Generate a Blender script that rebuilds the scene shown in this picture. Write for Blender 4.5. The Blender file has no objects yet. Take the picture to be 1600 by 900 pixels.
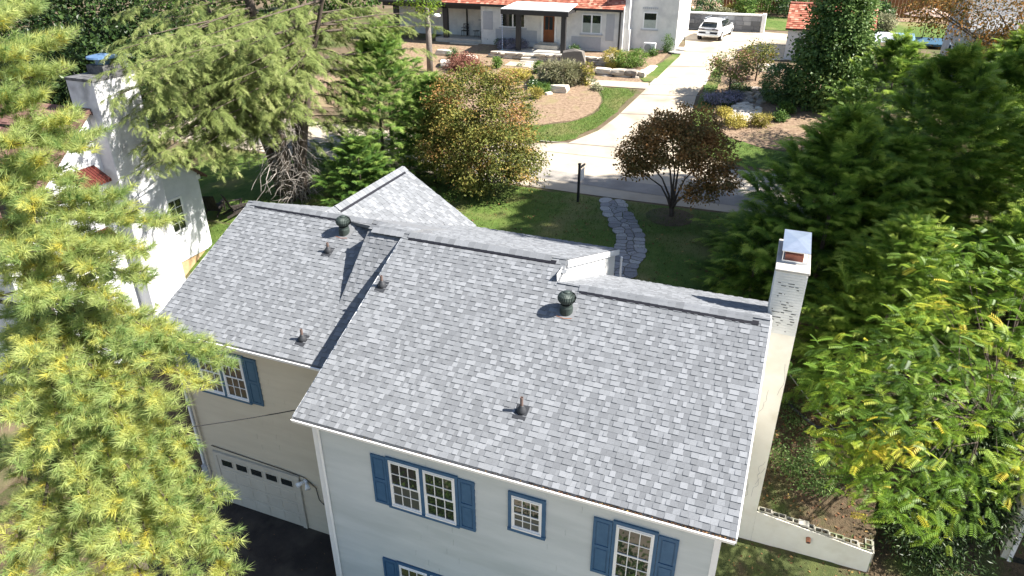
import bpy, bmesh, math, random
import numpy as np
from mathutils import Vector, Matrix, geometry

random.seed(7)
rng = np.random.default_rng(11)
SC = bpy.context.scene
COL = SC.collection
R = math.radians

# ------------------------------------------------------------------ camera, sky, sun, exposure
CZ = 17.2                       # drone height above the garage apron
PITCH, YAW, FPX = R(27.7), R(21.4), 1100.0
cam_d = bpy.data.cameras.new('camera')
cam_d.sensor_width = 36.0
cam_d.lens = 36.0 * FPX / 1600.0
cam_d.clip_start, cam_d.clip_end = 0.1, 4000
cam = bpy.data.objects.new('camera', cam_d)
cam.location = (0, 0, CZ)
cam.rotation_euler = (R(90) - PITCH, 0, YAW)
COL.objects.link(cam)
SC.camera = cam

SUN_EL, SUN_AZ = R(45), R(80)   # azimuth clockwise from +Y: the sun stands to the right, a touch beyond the house
world = bpy.data.worlds.new('World')
SC.world = world
world.use_nodes = True
wn = world.node_tree
bg = wn.nodes['Background']
sky = wn.nodes.new('ShaderNodeTexSky')
sky.sky_type = 'NISHITA'
sky.sun_disc = False
sky.sun_elevation = SUN_EL
sky.sun_rotation = SUN_AZ
sky.air_density, sky.dust_density, sky.ozone_density = 1.0, 1.0, 1.0
wn.links.new(sky.outputs[0], bg.inputs[0])
bg.inputs[1].default_value = 0.07
sun_d = bpy.data.lights.new('sun', 'SUN')
sun_d.energy = 5.0
sun_d.angle = R(0.53)
sun_d.color = (1.0, 0.95, 0.87)
sun = bpy.data.objects.new('sun', sun_d)
sdir = Vector((math.sin(SUN_AZ) * math.cos(SUN_EL), math.cos(SUN_AZ) * math.cos(SUN_EL), math.sin(SUN_EL)))
sun.rotation_euler = (-sdir).to_track_quat('-Z', 'Y').to_euler()
sun.location = sdir * 60
COL.objects.link(sun)
vs = SC.view_settings
vs.view_transform = 'Standard'
vs.look = 'None'
vs.exposure = 1.5
vs.gamma = 1.0
SC.cycles.max_bounces = 6
SC.cycles.diffuse_bounces = 3
SC.cycles.glossy_bounces = 3
SC.cycles.transmission_bounces = 3
SC.cycles.transparent_max_bounces = 6
SC.cycles.use_denoising = True

# ------------------------------------------------------------------ terrain and placing
def sm(a, b, x):
    t = np.clip((np.asarray(x, float) - a) / (b - a), 0, 1)
    return t * t * (3 - 2 * t)
KY = [-60, 6, 14, 18, 24, 30, 37, 42, 60, 75, 120, 300, 900]
KL = [-3, -.2, .0, 2.0, 4.7, 5.2, 5.5, 6.1, 8.4, 9.2, 10.5, 14, 20]
KR = [-1, 0.0, .05, .7, 4.6, 5.2, 5.5, 6.1, 8.4, 9.2, 10.5, 14, 20]
def hgt(x, y):
    a = np.interp(y, KY, KL); b = np.interp(y, KY, KR)
    s = sm(-9, 0, x)
    return a * (1 - s) + b * s
FW = np.array([-math.sin(YAW) * math.cos(PITCH), math.cos(YAW) * math.cos(PITCH), -math.sin(PITCH)])
RT = np.array([math.cos(YAW), math.sin(YAW), 0.0])
UPV = np.cross(RT, FW)
def ray(u, v):
    return FW * FPX + RT * (u - 800) - UPV * (v - 450)
def spot(u, v):                 # the ground point that the photograph shows at a pixel
    d = ray(u, v); d = d / np.linalg.norm(d)
    t = 8.0
    while t < 400:
        p = d * t
        if p[2] + CZ < hgt(p[0], p[1]): break
        t += .06
    return Vector((p[0], p[1], float(hgt(p[0], p[1]))))
def far_pt(u, v, D):            # a point at a known distance from the camera
    p = ray(u, v) / FPX * D
    return Vector((p[0], p[1], p[2] + CZ))
def on_y(u, v, Y):
    d = ray(u, v); p = d * (Y / d[1]); return Vector((p[0], p[1], p[2] + CZ))
def on_x(u, v, X):
    d = ray(u, v); p = d * (X / d[0]); return Vector((p[0], p[1], p[2] + CZ))

# ------------------------------------------------------------------ materials
def nodes_of(m):
    m.use_nodes = True
    nt = m.node_tree
    return nt, nt.nodes, nt.links, nt.nodes['Principled BSDF']
def mk(name, c1, c2=None, scale=3.0, rough=.8, bump=0.0, bscale=40.0, metal=0.0, spec=.3, detail=6.0, stretch=(1, 1, 1), c3=None, s3=1.0, lo=.35, hi=.65):
    m = bpy.data.materials.new(name)
    nt, N, L, P = nodes_of(m)
    P.inputs['Roughness'].default_value = rough
    P.inputs['Metallic'].default_value = metal
    P.inputs['Specular IOR Level'].default_value = spec
    c2 = c2 or tuple(min(1, k * 1.18) for k in c1)
    tc = N.new('ShaderNodeTexCoord'); mp = N.new('ShaderNodeMapping')
    mp.inputs['Scale'].default_value = stretch
    L.new(tc.outputs['Object'], mp.inputs[0])
    nz = N.new('ShaderNodeTexNoise'); nz.inputs['Scale'].default_value = scale; nz.inputs['Detail'].default_value = detail
    nz.inputs['Roughness'].default_value = .65
    L.new(mp.outputs[0], nz.inputs['Vector'])
    rp = N.new('ShaderNodeValToRGB')
    rp.color_ramp.elements[0].position, rp.color_ramp.elements[1].position = lo, hi
    rp.color_ramp.elements[0].color = (*c1, 1); rp.color_ramp.elements[1].color = (*c2, 1)
    L.new(nz.outputs['Fac'], rp.inputs[0])
    out = rp.outputs[0]
    if c3:
        n3 = N.new('ShaderNodeTexNoise'); n3.inputs['Scale'].default_value = s3; n3.inputs['Detail'].default_value = 5
        L.new(mp.outputs[0], n3.inputs['Vector'])
        r3 = N.new('ShaderNodeValToRGB'); r3.color_ramp.elements[0].position = .5; r3.color_ramp.elements[1].position = .68
        L.new(n3.outputs['Fac'], r3.inputs[0])
        mx = N.new('ShaderNodeMix'); mx.data_type = 'RGBA'
        L.new(r3.outputs[0], mx.inputs[0]); L.new(out, mx.inputs[6]); mx.inputs[7].default_value = (*c3, 1)
        out = mx.outputs[2]
    L.new(out, P.inputs['Base Color'])
    if bump:
        nb = N.new('ShaderNodeTexNoise'); nb.inputs['Scale'].default_value = bscale; nb.inputs['Detail'].default_value = 4
        L.new(mp.outputs[0], nb.inputs['Vector'])
        b = N.new('ShaderNodeBump'); b.inputs['Strength'].default_value = bump; b.inputs['Distance'].default_value = .05
        L.new(nb.outputs['Fac'], b.inputs['Height']); L.new(b.outputs[0], P.inputs['Normal'])
    return m
def toned(name, stops, rough=.9, trans=0.0, spec=.25, vary=.0, vscale=2.0, grain=0.0):
    """colour from the per-piece attribute 'tone' (0..1); trans mixes in light through a leaf"""
    m = bpy.data.materials.new(name)
    nt, N, L, P = nodes_of(m)
    P.inputs['Roughness'].default_value = rough
    P.inputs['Specular IOR Level'].default_value = spec
    at = N.new('ShaderNodeAttribute'); at.attribute_name = 'tone'
    fac = at.outputs['Fac']
    tc = N.new('ShaderNodeTexCoord')
    if vary:
        nz = N.new('ShaderNodeTexNoise'); nz.inputs['Scale'].default_value = vscale; nz.inputs['Detail'].default_value = 3
        L.new(tc.outputs['Object'], nz.inputs['Vector'])
        ma = N.new('ShaderNodeMath'); ma.operation = 'MULTIPLY_ADD'
        L.new(nz.outputs['Fac'], ma.inputs[0]); ma.inputs[1].default_value = vary * 2
        sb = N.new('ShaderNodeMath'); sb.operation = 'SUBTRACT'
        L.new(fac, sb.inputs[0]); sb.inputs[1].default_value = vary
        L.new(sb.outputs[0], ma.inputs[2]); fac = ma.outputs[0]
    rp = N.new('ShaderNodeValToRGB')
    els = rp.color_ramp.elements
    els[0].position = stops[0][0]; els[0].color = (*stops[0][1], 1)
    els[1].position = stops[-1][0]; els[1].color = (*stops[-1][1], 1)
    for p, c in stops[1:-1]:
        e = els.new(p); e.color = (*c, 1)
    L.new(fac, rp.inputs[0])
    col = rp.outputs[0]
    if grain:
        ng = N.new('ShaderNodeTexNoise'); ng.inputs['Scale'].default_value = 60; ng.inputs['Detail'].default_value = 3
        L.new(tc.outputs['Object'], ng.inputs['Vector'])
        hs = N.new('ShaderNodeHueSaturation')
        mr = N.new('ShaderNodeMapRange'); mr.inputs[3].default_value = 1 - grain; mr.inputs[4].default_value = 1 + grain
        mr.inputs[1].default_value = .3; mr.inputs[2].default_value = .7
        L.new(ng.outputs['Fac'], mr.inputs[0]); L.new(mr.outputs[0], hs.inputs['Value']); L.new(col, hs.inputs['Color'])
        col = hs.outputs[0]
    L.new(col, P.inputs['Base Color'])
    if trans:
        tr = N.new('ShaderNodeBsdfTranslucent'); L.new(col, tr.inputs[0])
        ms = N.new('ShaderNodeMixShader'); ms.inputs[0].default_value = trans
        L.new(P.outputs[0], ms.inputs[1]); L.new(tr.outputs[0], ms.inputs[2])
        L.new(ms.outputs[0], N['Material Output'].inputs[0])
    return m

M = {}
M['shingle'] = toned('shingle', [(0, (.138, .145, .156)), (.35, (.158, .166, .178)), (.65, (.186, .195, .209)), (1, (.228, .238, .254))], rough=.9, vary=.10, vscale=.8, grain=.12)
M['deck'] = mk('roof_deck', (.16, .165, .175), rough=.9)
M['black'] = mk('black_vent', (.012, .012, .016), rough=.5)
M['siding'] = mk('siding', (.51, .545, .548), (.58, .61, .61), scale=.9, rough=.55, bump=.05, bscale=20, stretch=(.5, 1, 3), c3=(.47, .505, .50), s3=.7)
M['siding_cream'] = mk('siding_cream', (.56, .49, .375), (.62, .55, .425), scale=.9, rough=.6, bump=.05, bscale=20, stretch=(.5, 1, 3))
M['white'] = mk('white_trim', (.78, .78, .78), (.84, .84, .84), scale=4, rough=.45)
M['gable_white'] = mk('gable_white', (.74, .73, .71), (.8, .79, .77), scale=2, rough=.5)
M['blue'] = mk('blue_paint', (.035, .10, .20), (.05, .125, .235), scale=5, rough=.5, bump=.04, bscale=60)
M['slate_blue'] = mk('slate_blue', (.05, .115, .18), (.06, .13, .2), scale=5, rough=.5)
M['stucco'] = mk('stucco', (.80, .75, .64), (.86, .82, .72), scale=1.6, rough=.85, bump=.15, bscale=60, c3=(.70, .64, .52), s3=.9)
M['whitewash'] = mk('whitewash', (.66, .66, .62), (.76, .755, .72), scale=3.0, rough=.85, bump=.3, bscale=30)
M['mark'] = mk('dark_mark', (.06, .06, .055), (.12, .12, .11), scale=9, rough=.9)
M['concrete'] = mk('concrete', (.40, .38, .34), (.52, .49, .44), scale=3, rough=.9, bump=.2, bscale=50)
M['block'] = mk('cinder_block', (.30, .28, .24), (.40, .38, .33), scale=6, rough=.95, bump=.4, bscale=80, c3=(.12, .16, .06), s3=3)
M['galv'] = mk('galvanised', (.62, .66, .72), (.74, .77, .82), scale=5, rough=.32, metal=.85)
M['dark_metal'] = mk('dark_metal', (.05, .065, .06), (.09, .11, .1), scale=6, rough=.5, metal=.3)
M['turbine'] = mk('turbine_metal', (.03, .042, .038), (.06, .078, .07), scale=6, rough=.55, metal=.2)
M['rubber'] = mk('rubber', (.035, .037, .042), rough=.55)
M['copper'] = mk('pipe_brown', (.10, .065, .055), (.17, .12, .105), scale=12, rough=.6)
M['rust'] = mk('rust', (.25, .1, .06), (.36, .17, .1), scale=18, rough=.9)
M['brick_red'] = mk('brick_red', (.36, .12, .08), (.45, .18, .12), scale=10, rough=.9)
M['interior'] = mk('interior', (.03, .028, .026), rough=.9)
M['garage'] = mk('garage_white', (.53, .485, .40), (.59, .545, .455), scale=2, rough=.5)
M['grey_box'] = mk('grey_box', (.33, .34, .34), (.4, .41, .41), scale=4, rough=.5)
M['cable'] = mk('cable_black', (.03, .03, .03), rough=.6)
M['cable_grey'] = mk('cable_grey', (.3, .29, .27), rough=.6)
def glass(name, base=(.02, .024, .022), rough=.03):
    m = bpy.data.materials.new(name); nt, N, L, P = nodes_of(m)
    P.inputs['Base Color'].default_value = (*base, 1); P.inputs['Roughness'].default_value = rough
    P.inputs['Specular IOR Level'].default_value = .9
    tc = N.new('ShaderNodeTexCoord'); nz = N.new('ShaderNodeTexNoise'); nz.inputs['Scale'].default_value = 2.5
    L.new(tc.outputs['Object'], nz.inputs['Vector'])
    b = N.new('ShaderNodeBump'); b.inputs['Strength'].default_value = .04; L.new(nz.outputs['Fac'], b.inputs['Height'])
    L.new(b.outputs[0], P.inputs['Normal'])
    return m
M['glass'] = glass('glass')
M['screen'] = glass('window_screen', (.05, .055, .055), .35)

# ------------------------------------------------------------------ mesh helpers
class MB:
    """collects boxes, prisms and tubes for ONE mesh object"""
    def __init__(s): s.v, s.f = [], []
    def add(s, vs_, fs_):
        o = len(s.v); s.v += [tuple(p) for p in vs_]; s.f += [tuple(i + o for i in f) for f in fs_]; return s
    def box(s, x0, x1, y0, y1, z0, z1):
        return s.add([(x0, y0, z0), (x1, y0, z0), (x1, y1, z0), (x0, y1, z0), (x0, y0, z1), (x1, y0, z1), (x1, y1, z1), (x0, y1, z1)],
                     [(0, 3, 2, 1), (4, 5, 6, 7), (0, 1, 5, 4), (1, 2, 6, 5), (2, 3, 7, 6), (3, 0, 4, 7)])
    def obox(s, c, ax, ay, az):      # centre and three half-axis vectors
        c, ax, ay, az = map(Vector, (c, ax, ay, az))
        P = [c + ax * i + ay * j + az * k for k in (-1, 1) for i, j in ((-1, -1), (1, -1), (1, 1), (-1, 1))]
        return s.add(P, [(0, 3, 2, 1), (4, 5, 6, 7), (0, 1, 5, 4), (1, 2, 6, 5), (2, 3, 7, 6), (3, 0, 4, 7)])
    def prism(s, poly, vec):         # polygon swept along vec
        n = len(poly); vec = Vector(vec)
        P = [Vector(p) for p in poly]; P += [p + vec for p in P]
        return s.add(P, [tuple(range(n - 1, -1, -1)), tuple(range(n, 2 * n))] + [(i, (i + 1) % n, n + (i + 1) % n, n + i) for i in range(n)])
    def slab(s, p, th, nrm=None):    # a quad given by corners, thickened downwards
        P = [Vector(q) for q in p]
        n = nrm or (P[1] - P[0]).cross(P[-1] - P[0]).normalized()
        if n.z < 0: n = -n
        return s.prism([q for q in P], -n * th) if True else s
    def tube(s, path, rad, n=8, caps=True):
        path = [Vector(p) for p in path]
        if not hasattr(rad, '__len__'): rad = [rad] * len(path)
        o = len(s.v); k = len(path)
        for i, p in enumerate(path):
            t = (path[min(i + 1, k - 1)] - path[max(i - 1, 0)]).normalized()
            a = t.cross(Vector((0, 0, 1))) if abs(t.z) < .95 else t.cross(Vector((0, 1, 0)))
            a.normalize(); b = t.cross(a)
            for j in range(n):
                w = 2 * math.pi * j / n
                s.v.append(tuple(p + (a * math.cos(w) + b * math.sin(w)) * rad[i]))
        for i in range(k - 1):
            for j in range(n):
                q = (j + 1) % n
                s.f.append((o + i * n + j, o + i * n + q, o + (i + 1) * n + q, o + (i + 1) * n + j))
        if caps:
            s.f.append(tuple(o + j for j in range(n))[::-1]); s.f.append(tuple(o + (k - 1) * n + j for j in range(n)))
        return s
    def lathe(s, c, prof, n=16):     # profile of (radius, height) turned about a vertical axis
        c = Vector(c); o = len(s.v); k = len(prof)
        for r, z in prof:
            for j in range(n):
                w = 2 * math.pi * j / n
                s.v.append((c.x + r * math.cos(w), c.y + r * math.sin(w), c.z + z))
        for i in range(k - 1):
            for j in range(n):
                q = (j + 1) % n
                s.f.append((o + i * n + j, o + i * n + q, o + (i + 1) * n + q, o + (i + 1) * n + j))
        s.f.append(tuple(o + j for j in range(n))[::-1]); s.f.append(tuple(o + (k - 1) * n + j for j in range(n)))
        return s
    def build(s, name, mat, parent=None, smooth=False, bevel=0.0, local=False):
        me = bpy.data.meshes.new(name)
        me.from_pydata(s.v, [], s.f); me.validate(); me.update()
        bm = bmesh.new(); bm.from_mesh(me); bmesh.ops.recalc_face_normals(bm, faces=bm.faces); bm.to_mesh(me); bm.free()
        return link(name, me, mat, parent, smooth, bevel, local)
def link(name, me, mat, parent=None, smooth=False, bevel=0.0, local=False):
    o = bpy.data.objects.new(name, me)
    if not me.materials: me.materials.append(M[mat] if isinstance(mat, str) else mat)
    if smooth:
        me.polygons.foreach_set('use_smooth', [True] * len(me.polygons))
    COL.objects.link(o)
    if parent is not None:
        o.parent = parent
        if not local: o.matrix_parent_inverse = world_of(parent).inverted()
    if bevel:
        b = o.modifiers.new('bevel', 'BEVEL'); b.width = bevel; b.segments = 2; b.limit_method = 'ANGLE'
    return o
def world_of(o):
    m = o.matrix_basis.copy()
    if o.parent: m = world_of(o.parent) @ o.matrix_parent_inverse @ m
    return m
def tag(o, label=None, cat=None, group=None, kind=None):
    if label: o['label'] = label
    if cat: o['category'] = cat
    if group: o['group'] = group
    if kind: o['kind'] = kind
    return o
def thing(name, loc, label, cat, group=None, rz=0.0):
    o = bpy.data.objects.new(name, None)
    o.empty_display_size = .3
    o.location = loc; o.rotation_euler = (0, 0, rz)
    COL.objects.link(o)
    return tag(o, label, cat, group)
def copy_tree(o, parent=None):
    c = o.copy(); COL.objects.link(c)
    if parent is not None: c.parent = parent
    for ch in list(o.children): copy_tree(ch, c)
    return c
def B(name, mat, parent, *boxes, bevel=0.0, local=False):
    m = MB()
    for b in boxes: m.box(*b)
    return m.build(name, mat, parent, bevel=bevel, local=local)

def mesh_np(name, V, F, tone=None, flat=True):
    """triangles from numpy arrays, with a per-vertex tone"""
    V = np.asarray(V, np.float32); F = np.asarray(F, np.int32)
    me = bpy.data.meshes.new(name)
    me.vertices.add(len(V)); me.vertices.foreach_set('co', V.ravel())
    me.loops.add(F.size); me.loops.foreach_set('vertex_index', F.ravel())
    me.polygons.add(len(F))
    k = F.shape[1]
    me.polygons.foreach_set('loop_start', np.arange(0, F.size, k, dtype=np.int32))
    me.update(calc_edges=True)
    if flat: me.shade_flat()
    if tone is not None:
        a = me.attributes.new('tone', 'FLOAT', 'POINT')
        a.data.foreach_set('value', np.asarray(tone, np.float32))
    return me

# ------------------------------------------------------------------ the ground
def grid_axis(a, b, step, far):
    core = list(np.arange(a, b + step * .5, step))
    out = []; d = step
    x = b
    while x < far: d *= 1.35; x += d; out.append(x)
    pre = []; d = step; x = a
    while x > -far: d *= 1.35; x -= d; pre.append(x)
    return np.array(pre[::-1] + core + out)
def make_ground():
    xs = grid_axis(-40, 20, .7, 1500); ys = grid_axis(4, 85, .7, 1500)
    X, Y = np.meshgrid(xs, ys)
    Z = hgt(X, Y)
    n, m_ = X.shape
    V = np.stack([X.ravel(), Y.ravel(), Z.ravel()], 1)
    i = np.arange((n - 1) * m_).reshape(n - 1, m_)[:, :-1].ravel()
    F = np.stack([i, i + 1, i + m_ + 1, i + m_], 1)
    me = mesh_np('ground', V, F, flat=False)
    return tag(link('ground', me, M['soil']), kind='structure')
def sheet(name, poly, mat, off, step=.6, smooth_edge=0, parent=None, hf=None):
    """a thin sheet that follows the ground inside an outline"""
    hf = hf or hgt
    P = [Vector((p[0], p[1])) for p in poly]
    if smooth_edge:
        for _ in range(smooth_edge):
            Q = []
            for i, p in enumerate(P):
                q = P[(i + 1) % len(P)]
                Q += [p * .75 + q * .25, p * .25 + q * .75]
            P = Q
    # resample the outline
    O = []
    for i, p in enumerate(P):
        q = P[(i + 1) % len(P)]; k = max(1, int((q - p).length / step))
        O += [p.lerp(q, j / k) for j in range(k)]
    if mat in ('lawn', 'mulch', 'dark_green', 'leaf_litter'):       # planted edges are ragged
        O = [p + Vector((random.gauss(0, .07), random.gauss(0, .07))) for p in O]
    xs = [p.x for p in O]; ys = [p.y for p in O]
    inner = []
    y = min(ys) + step * .5
    PX = np.array([(p.x, p.y) for p in O])
    while y < max(ys):
        x = min(xs) + step * .5
        row = np.arange(x, max(xs), step)
        ins = np.zeros(len(row), bool); dist = np.full(len(row), 9e9)
        a = PX; b = np.roll(PX, -1, 0)
        for (x1, y1), (x2, y2) in zip(a, b):
            if (y1 > y) != (y2 > y):
                xc = x1 + (y - y1) / (y2 - y1) * (x2 - x1)
                ins ^= row < xc
        for k, xx in enumerate(row):
            if ins[k] and np.min((PX[:, 0] - xx) ** 2 + (PX[:, 1] - y) ** 2) > (step * .45) ** 2:
                inner.append(Vector((xx, y)))
        y += step
    pts = O + inner
    edges = [(i, (i + 1) % len(O)) for i in range(len(O))]
    r = geometry.delaunay_2d_cdt(pts, edges, [], 1, 1e-5)
    vv = [(p.x, p.y, float(hf(p.x, p.y)) + off) for p in r[0]]
    me = bpy.data.meshes.new(name)
    me.from_pydata(vv, [], [tuple(f) for f in r[2]]); me.update()
    for p in me.polygons:
        if p.normal.z < 0: p.flip()
    o = link(name, me, mat, parent)
    if parent is None: tag(o, kind='structure')
    return o
M['soil'] = mk('soil', (.10, .075, .045), (.17, .125, .08), scale=1.2, rough=.95, bump=.6, bscale=14, c3=(.07, .10, .025), s3=.35)
M['lawn'] = mk('lawn', (.07, .125, .02), (.125, .185, .036), scale=2.2, rough=.9, bump=.8, bscale=60, c3=(.21, .2, .075), s3=.42, detail=9)
M['mulch'] = mk('mulch', (.19, .125, .08), (.37, .265, .18), scale=5, rough=.95, bump=1.0, bscale=30, c3=(.27, .215, .115), s3=.9, detail=12)
M['drive'] = mk('driveway', (.43, .36, .27), (.54, .46, .355), scale=.5, rough=.9, bump=.15, bscale=60, c3=(.31, .265, .205), s3=.5, detail=10)
M['asphalt'] = mk('asphalt', (.24, .22, .20), (.31, .285, .26), scale=.8, rough=.92, bump=.3, bscale=90, c3=(.36, .33, .29), s3=.6, detail=8)
M['asphalt_old'] = mk('asphalt_pale', (.40, .34, .265), (.49, .425, .34), scale=.6, rough=.92, bump=.25, bscale=80, c3=(.40, .36, .3), s3=.7, detail=8)
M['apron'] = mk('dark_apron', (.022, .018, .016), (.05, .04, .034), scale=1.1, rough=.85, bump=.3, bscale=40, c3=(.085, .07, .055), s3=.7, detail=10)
M['dark_green'] = mk('dark_green_ground', (.045, .06, .018), (.085, .10, .03), scale=3, rough=.95, bump=.8, bscale=40, c3=(.09, .065, .04), s3=1.2, detail=9)  # dark brownish green tone for the ground before the house
M['leaf_litter'] = mk('leaf_litter', (.06, .045, .026), (.12, .085, .05), scale=9, rough=.95, bump=1.0, bscale=30, c3=(.06, .085, .02), s3=.9, detail=10)
make_ground()
# ------------------------------------------------------------------ roads, beds and lawns
sheet('road', [(-60, 31.5), (-30, 31.6), (-12, 31.7), (-7, 31.6), (0, 31.7), (6, 31.6), (6, 37.3), (-4.6, 37.4), (-14, 37.5), (-40, 37.4), (-60, 37.3)], 'asphalt_old', .020, 1.2)
sheet('road_patch', [(-30, 32.6), (-12.3, 33.0), (-7.4, 32.65), (-2, 32.5), (5.8, 32.5), (5.8, 34.0), (-2, 33.9), (-7.5, 33.9), (-12.6, 34.3), (-30, 34.2)], 'asphalt', .032, .8)
sheet('driveway', [(-14.5, 36.9), (-13.2, 37.9), (-11.6, 38.3), (-10.4, 40.6), (-9.9, 43), (-9.4, 47.2), (-8.8, 52.8), (-8.4, 56.2), (-8.5, 59.3), (-9.5, 64.8), (-3.0, 65.8), (-.4, 65.4), (-.6, 56.9), (-2.0, 56.6), (-4.3, 56.9), (-5.4, 54.5), (-5.6, 52), (-5.8, 48), (-5.6, 44.8), (-5.2, 41.5), (-4.2, 38.6), (-2.5, 37.0)], 'drive', .040, .7)
sheet('drain_strip', [(-9.25, 49.4), (-5.55, 50.2), (-5.55, 51.4), (-9.1, 50.7)], 'concrete', .052, .5)
for k, (xa_, xb_, ya_, yb_) in enumerate(((-9.9, -5.5, 43.6, 44.3), (-9.35, -5.65, 47.3, 47.9), (-8.75, -5.5, 53.6, 54.1), (-8.4, -4.5, 57.4, 57.9), (-8.6, -.6, 61.0, 61.6), (-13.2, -4.3, 38.2, 38.7))):
    sheet('expansion_joint', [(xa_, ya_), (xb_, yb_), (xb_, yb_ + .07), (xa_, ya_ + .07)], 'asphalt', .062, .6)
sheet('lawn', [(-30, 21), (-9, 21), (3, 20.8), (4, 31.45), (-7, 31.45), (-12, 31.5), (-30, 31.4)], 'lawn', .012, .8)
sheet('verge_lawn', [(-17, 37.7), (-13.4, 38.1), (-11.7, 38.6), (-10.6, 41), (-10.1, 44), (-9.6, 48.3), (-13.2, 48.2), (-12.0, 47.3), (-11.3, 45.5), (-11.3, 43.3), (-12.2, 41.6), (-13.6, 40.7), (-17, 40.0)], 'lawn', .026, .6, 1)
sheet('garden_strip', [(-9.75, 49.9), (-9.2, 50.4), (-8.65, 53), (-8.4, 56.6), (-9.1, 56.9), (-9.6, 53.5), (-10.3, 50.5)], 'lawn', .03, .5)
sheet('bed_verge', [(-5.5, 44), (-5.2, 41), (-4.3, 39), (-2, 38), (3, 37.6), (3, 40.2), (-1, 40.4), (-3.2, 41.6), (-4.3, 44.2), (-4.7, 48), (-4.8, 53.5), (-5.45, 54.2), (-5.55, 50)], 'lawn', .030, .6)
sheet('mulch_bed', [(-34, 40), (-20, 40.2), (-14.2, 40.6), (-12.4, 41.8), (-11.5, 43.4), (-11.5, 45.4), (-12.2, 47.1), (-13.3, 48.2), (-9.7, 49.6), (-10.3, 51), (-9.7, 53.5), (-9.1, 57.8), (-13, 57.8), (-13, 56.2), (-34, 56.2)], 'mulch', .018, .9)
sheet('garden_bed', [(-4.2, 44.2), (-3.0, 41.7), (-1, 40.6), (4, 40.4), (5, 55), (-1.0, 55.8), (-4.2, 56.6), (-5.2, 54.2), (-4.6, 49)], 'mulch', .022, .8)
sheet('front_walk', [(-13.4, 48.35), (-9.05, 48.5), (-9.35, 49.75), (-13.0, 49.55), (-16.0, 49.95), (-18.3, 52.3), (-20.6, 52.2), (-20.7, 51.2), (-18.8, 51.2), (-16.6, 49.2)], 'drive', .045, .6)
sheet('back_lawn', [(-8, 68), (-3.2, 67), (1, 66.8), (14, 67), (14, 73.5), (-8, 73.5)], 'lawn', .03, 1.0)
sheet('back_mulch', [(-16, 73.7), (16, 73.7), (16, 84), (-16, 84)], 'mulch', .03, 1.5)
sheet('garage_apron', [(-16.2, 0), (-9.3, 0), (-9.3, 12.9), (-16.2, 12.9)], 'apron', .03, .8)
sheet('front_yard', [(-9.2, -14), (14, -14), (14, 7.2), (-3.2, 7.2), (-3.4, 5.5), (-9.2, 5.5)], 'drive', .03, 1.5)
sheet('front_grass', [(-9.2, 5.6), (-3.6, 5.6), (-3.3, 7.3), (4.4, 7.3), (4.4, 16.88), (.3, 16.88), (.3, 10.9), (-9.2, 10.9)], 'dark_green', .016, .8)
def terr(x, y): return 1.62 + max(0, y - 17.2) * .40 - .1 * (x - 1.1)
sheet('terrace_bed', [(.3, 17.02), (4.3, 17.02), (4.3, 25), (.3, 25)], 'leaf_litter', 0.0, .5, hf=terr)
sheet('gully', [(4.4, 8), (18, 8), (18, 26), (4.4, 26)], 'leaf_litter', .02, .8)
sheet('side_yard', [(-22.8, 8), (-16.3, 8), (-16.3, 21), (-22.8, 21)], 'leaf_litter', .02, .8)

# ------------------------------------------------------------------ the house
E0 = 6.8                                        # height of every eave
XL, XM, XR = -9.67, -4.78, 0.445                # roof edges of the main block, and where its high part ends
YF, YR1, YB1, YR2, YB2 = 10.51, 16.23, 22.61, 15.47, 20.43
PF = .419
Z1 = E0 + PF * (YR1 - YF); PB1 = (Z1 - E0) / (YB1 - YR1)
Z2 = E0 + PF * (YR2 - YF); PB2 = (Z2 - E0) / (YB2 - YR2)
LX, LYF, LYR, LYB = -16.14, 12.51, 17.32, 22.3
PL = .433; ZL = E0 + PL * (LYR - LYF)
GX, GZ, GP, GYE = -13.2, 8.87, .655, 22.45      # rear cross gable: ridge position, height, pitch, end
house = thing('house', (-7, 15, 0), 'large pale house with grey shingled roofs, blue shutters and a tall white chimney', 'house')
roof = thing('roof', (-7, 15, 7), None, None)
def as_part(o, parent, label=None):
    w = world_of(o); o.parent = parent; o.matrix_parent_inverse = world_of(parent).inverted()
    if label: o['label'] = label
    return o
# bodies
def gable_body(xa, xb, prof):
    return MB().prism([(xa, y, z) for y, z in prof], (xb - xa, 0, 0))
wall = gable_body(-9.42, -4.9, [(10.84, -.5), (10.84, 6.72), (YR1, Z1 - .2), (22.35, 6.72), (22.35, -.5)]).build('wall', 'siding', house)
gable_body(-4.9, .2, [(10.84, -.5), (10.84, 6.72), (YR2, Z2 - .2), (20.15, 6.72), (20.15, -.5)]).build('wall', 'gable_white', house)
wall_l = gable_body(-15.9, -9.42, [(12.86, -.5), (12.86, 6.72), (LYR, ZL - .2), (22.0, 6.72), (22.0, -.5)]).build('wall', 'siding_cream', house)
MB().prism([(-15.9, 17.6, 0), (-15.9, 17.6, 6.8), (GX, 17.6, GZ - .2), (-10.5, 17.6, 6.9), (-10.5, 17.6, 0)], (0, 4.6, 0)).build('wall', 'siding_cream', house)
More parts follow.
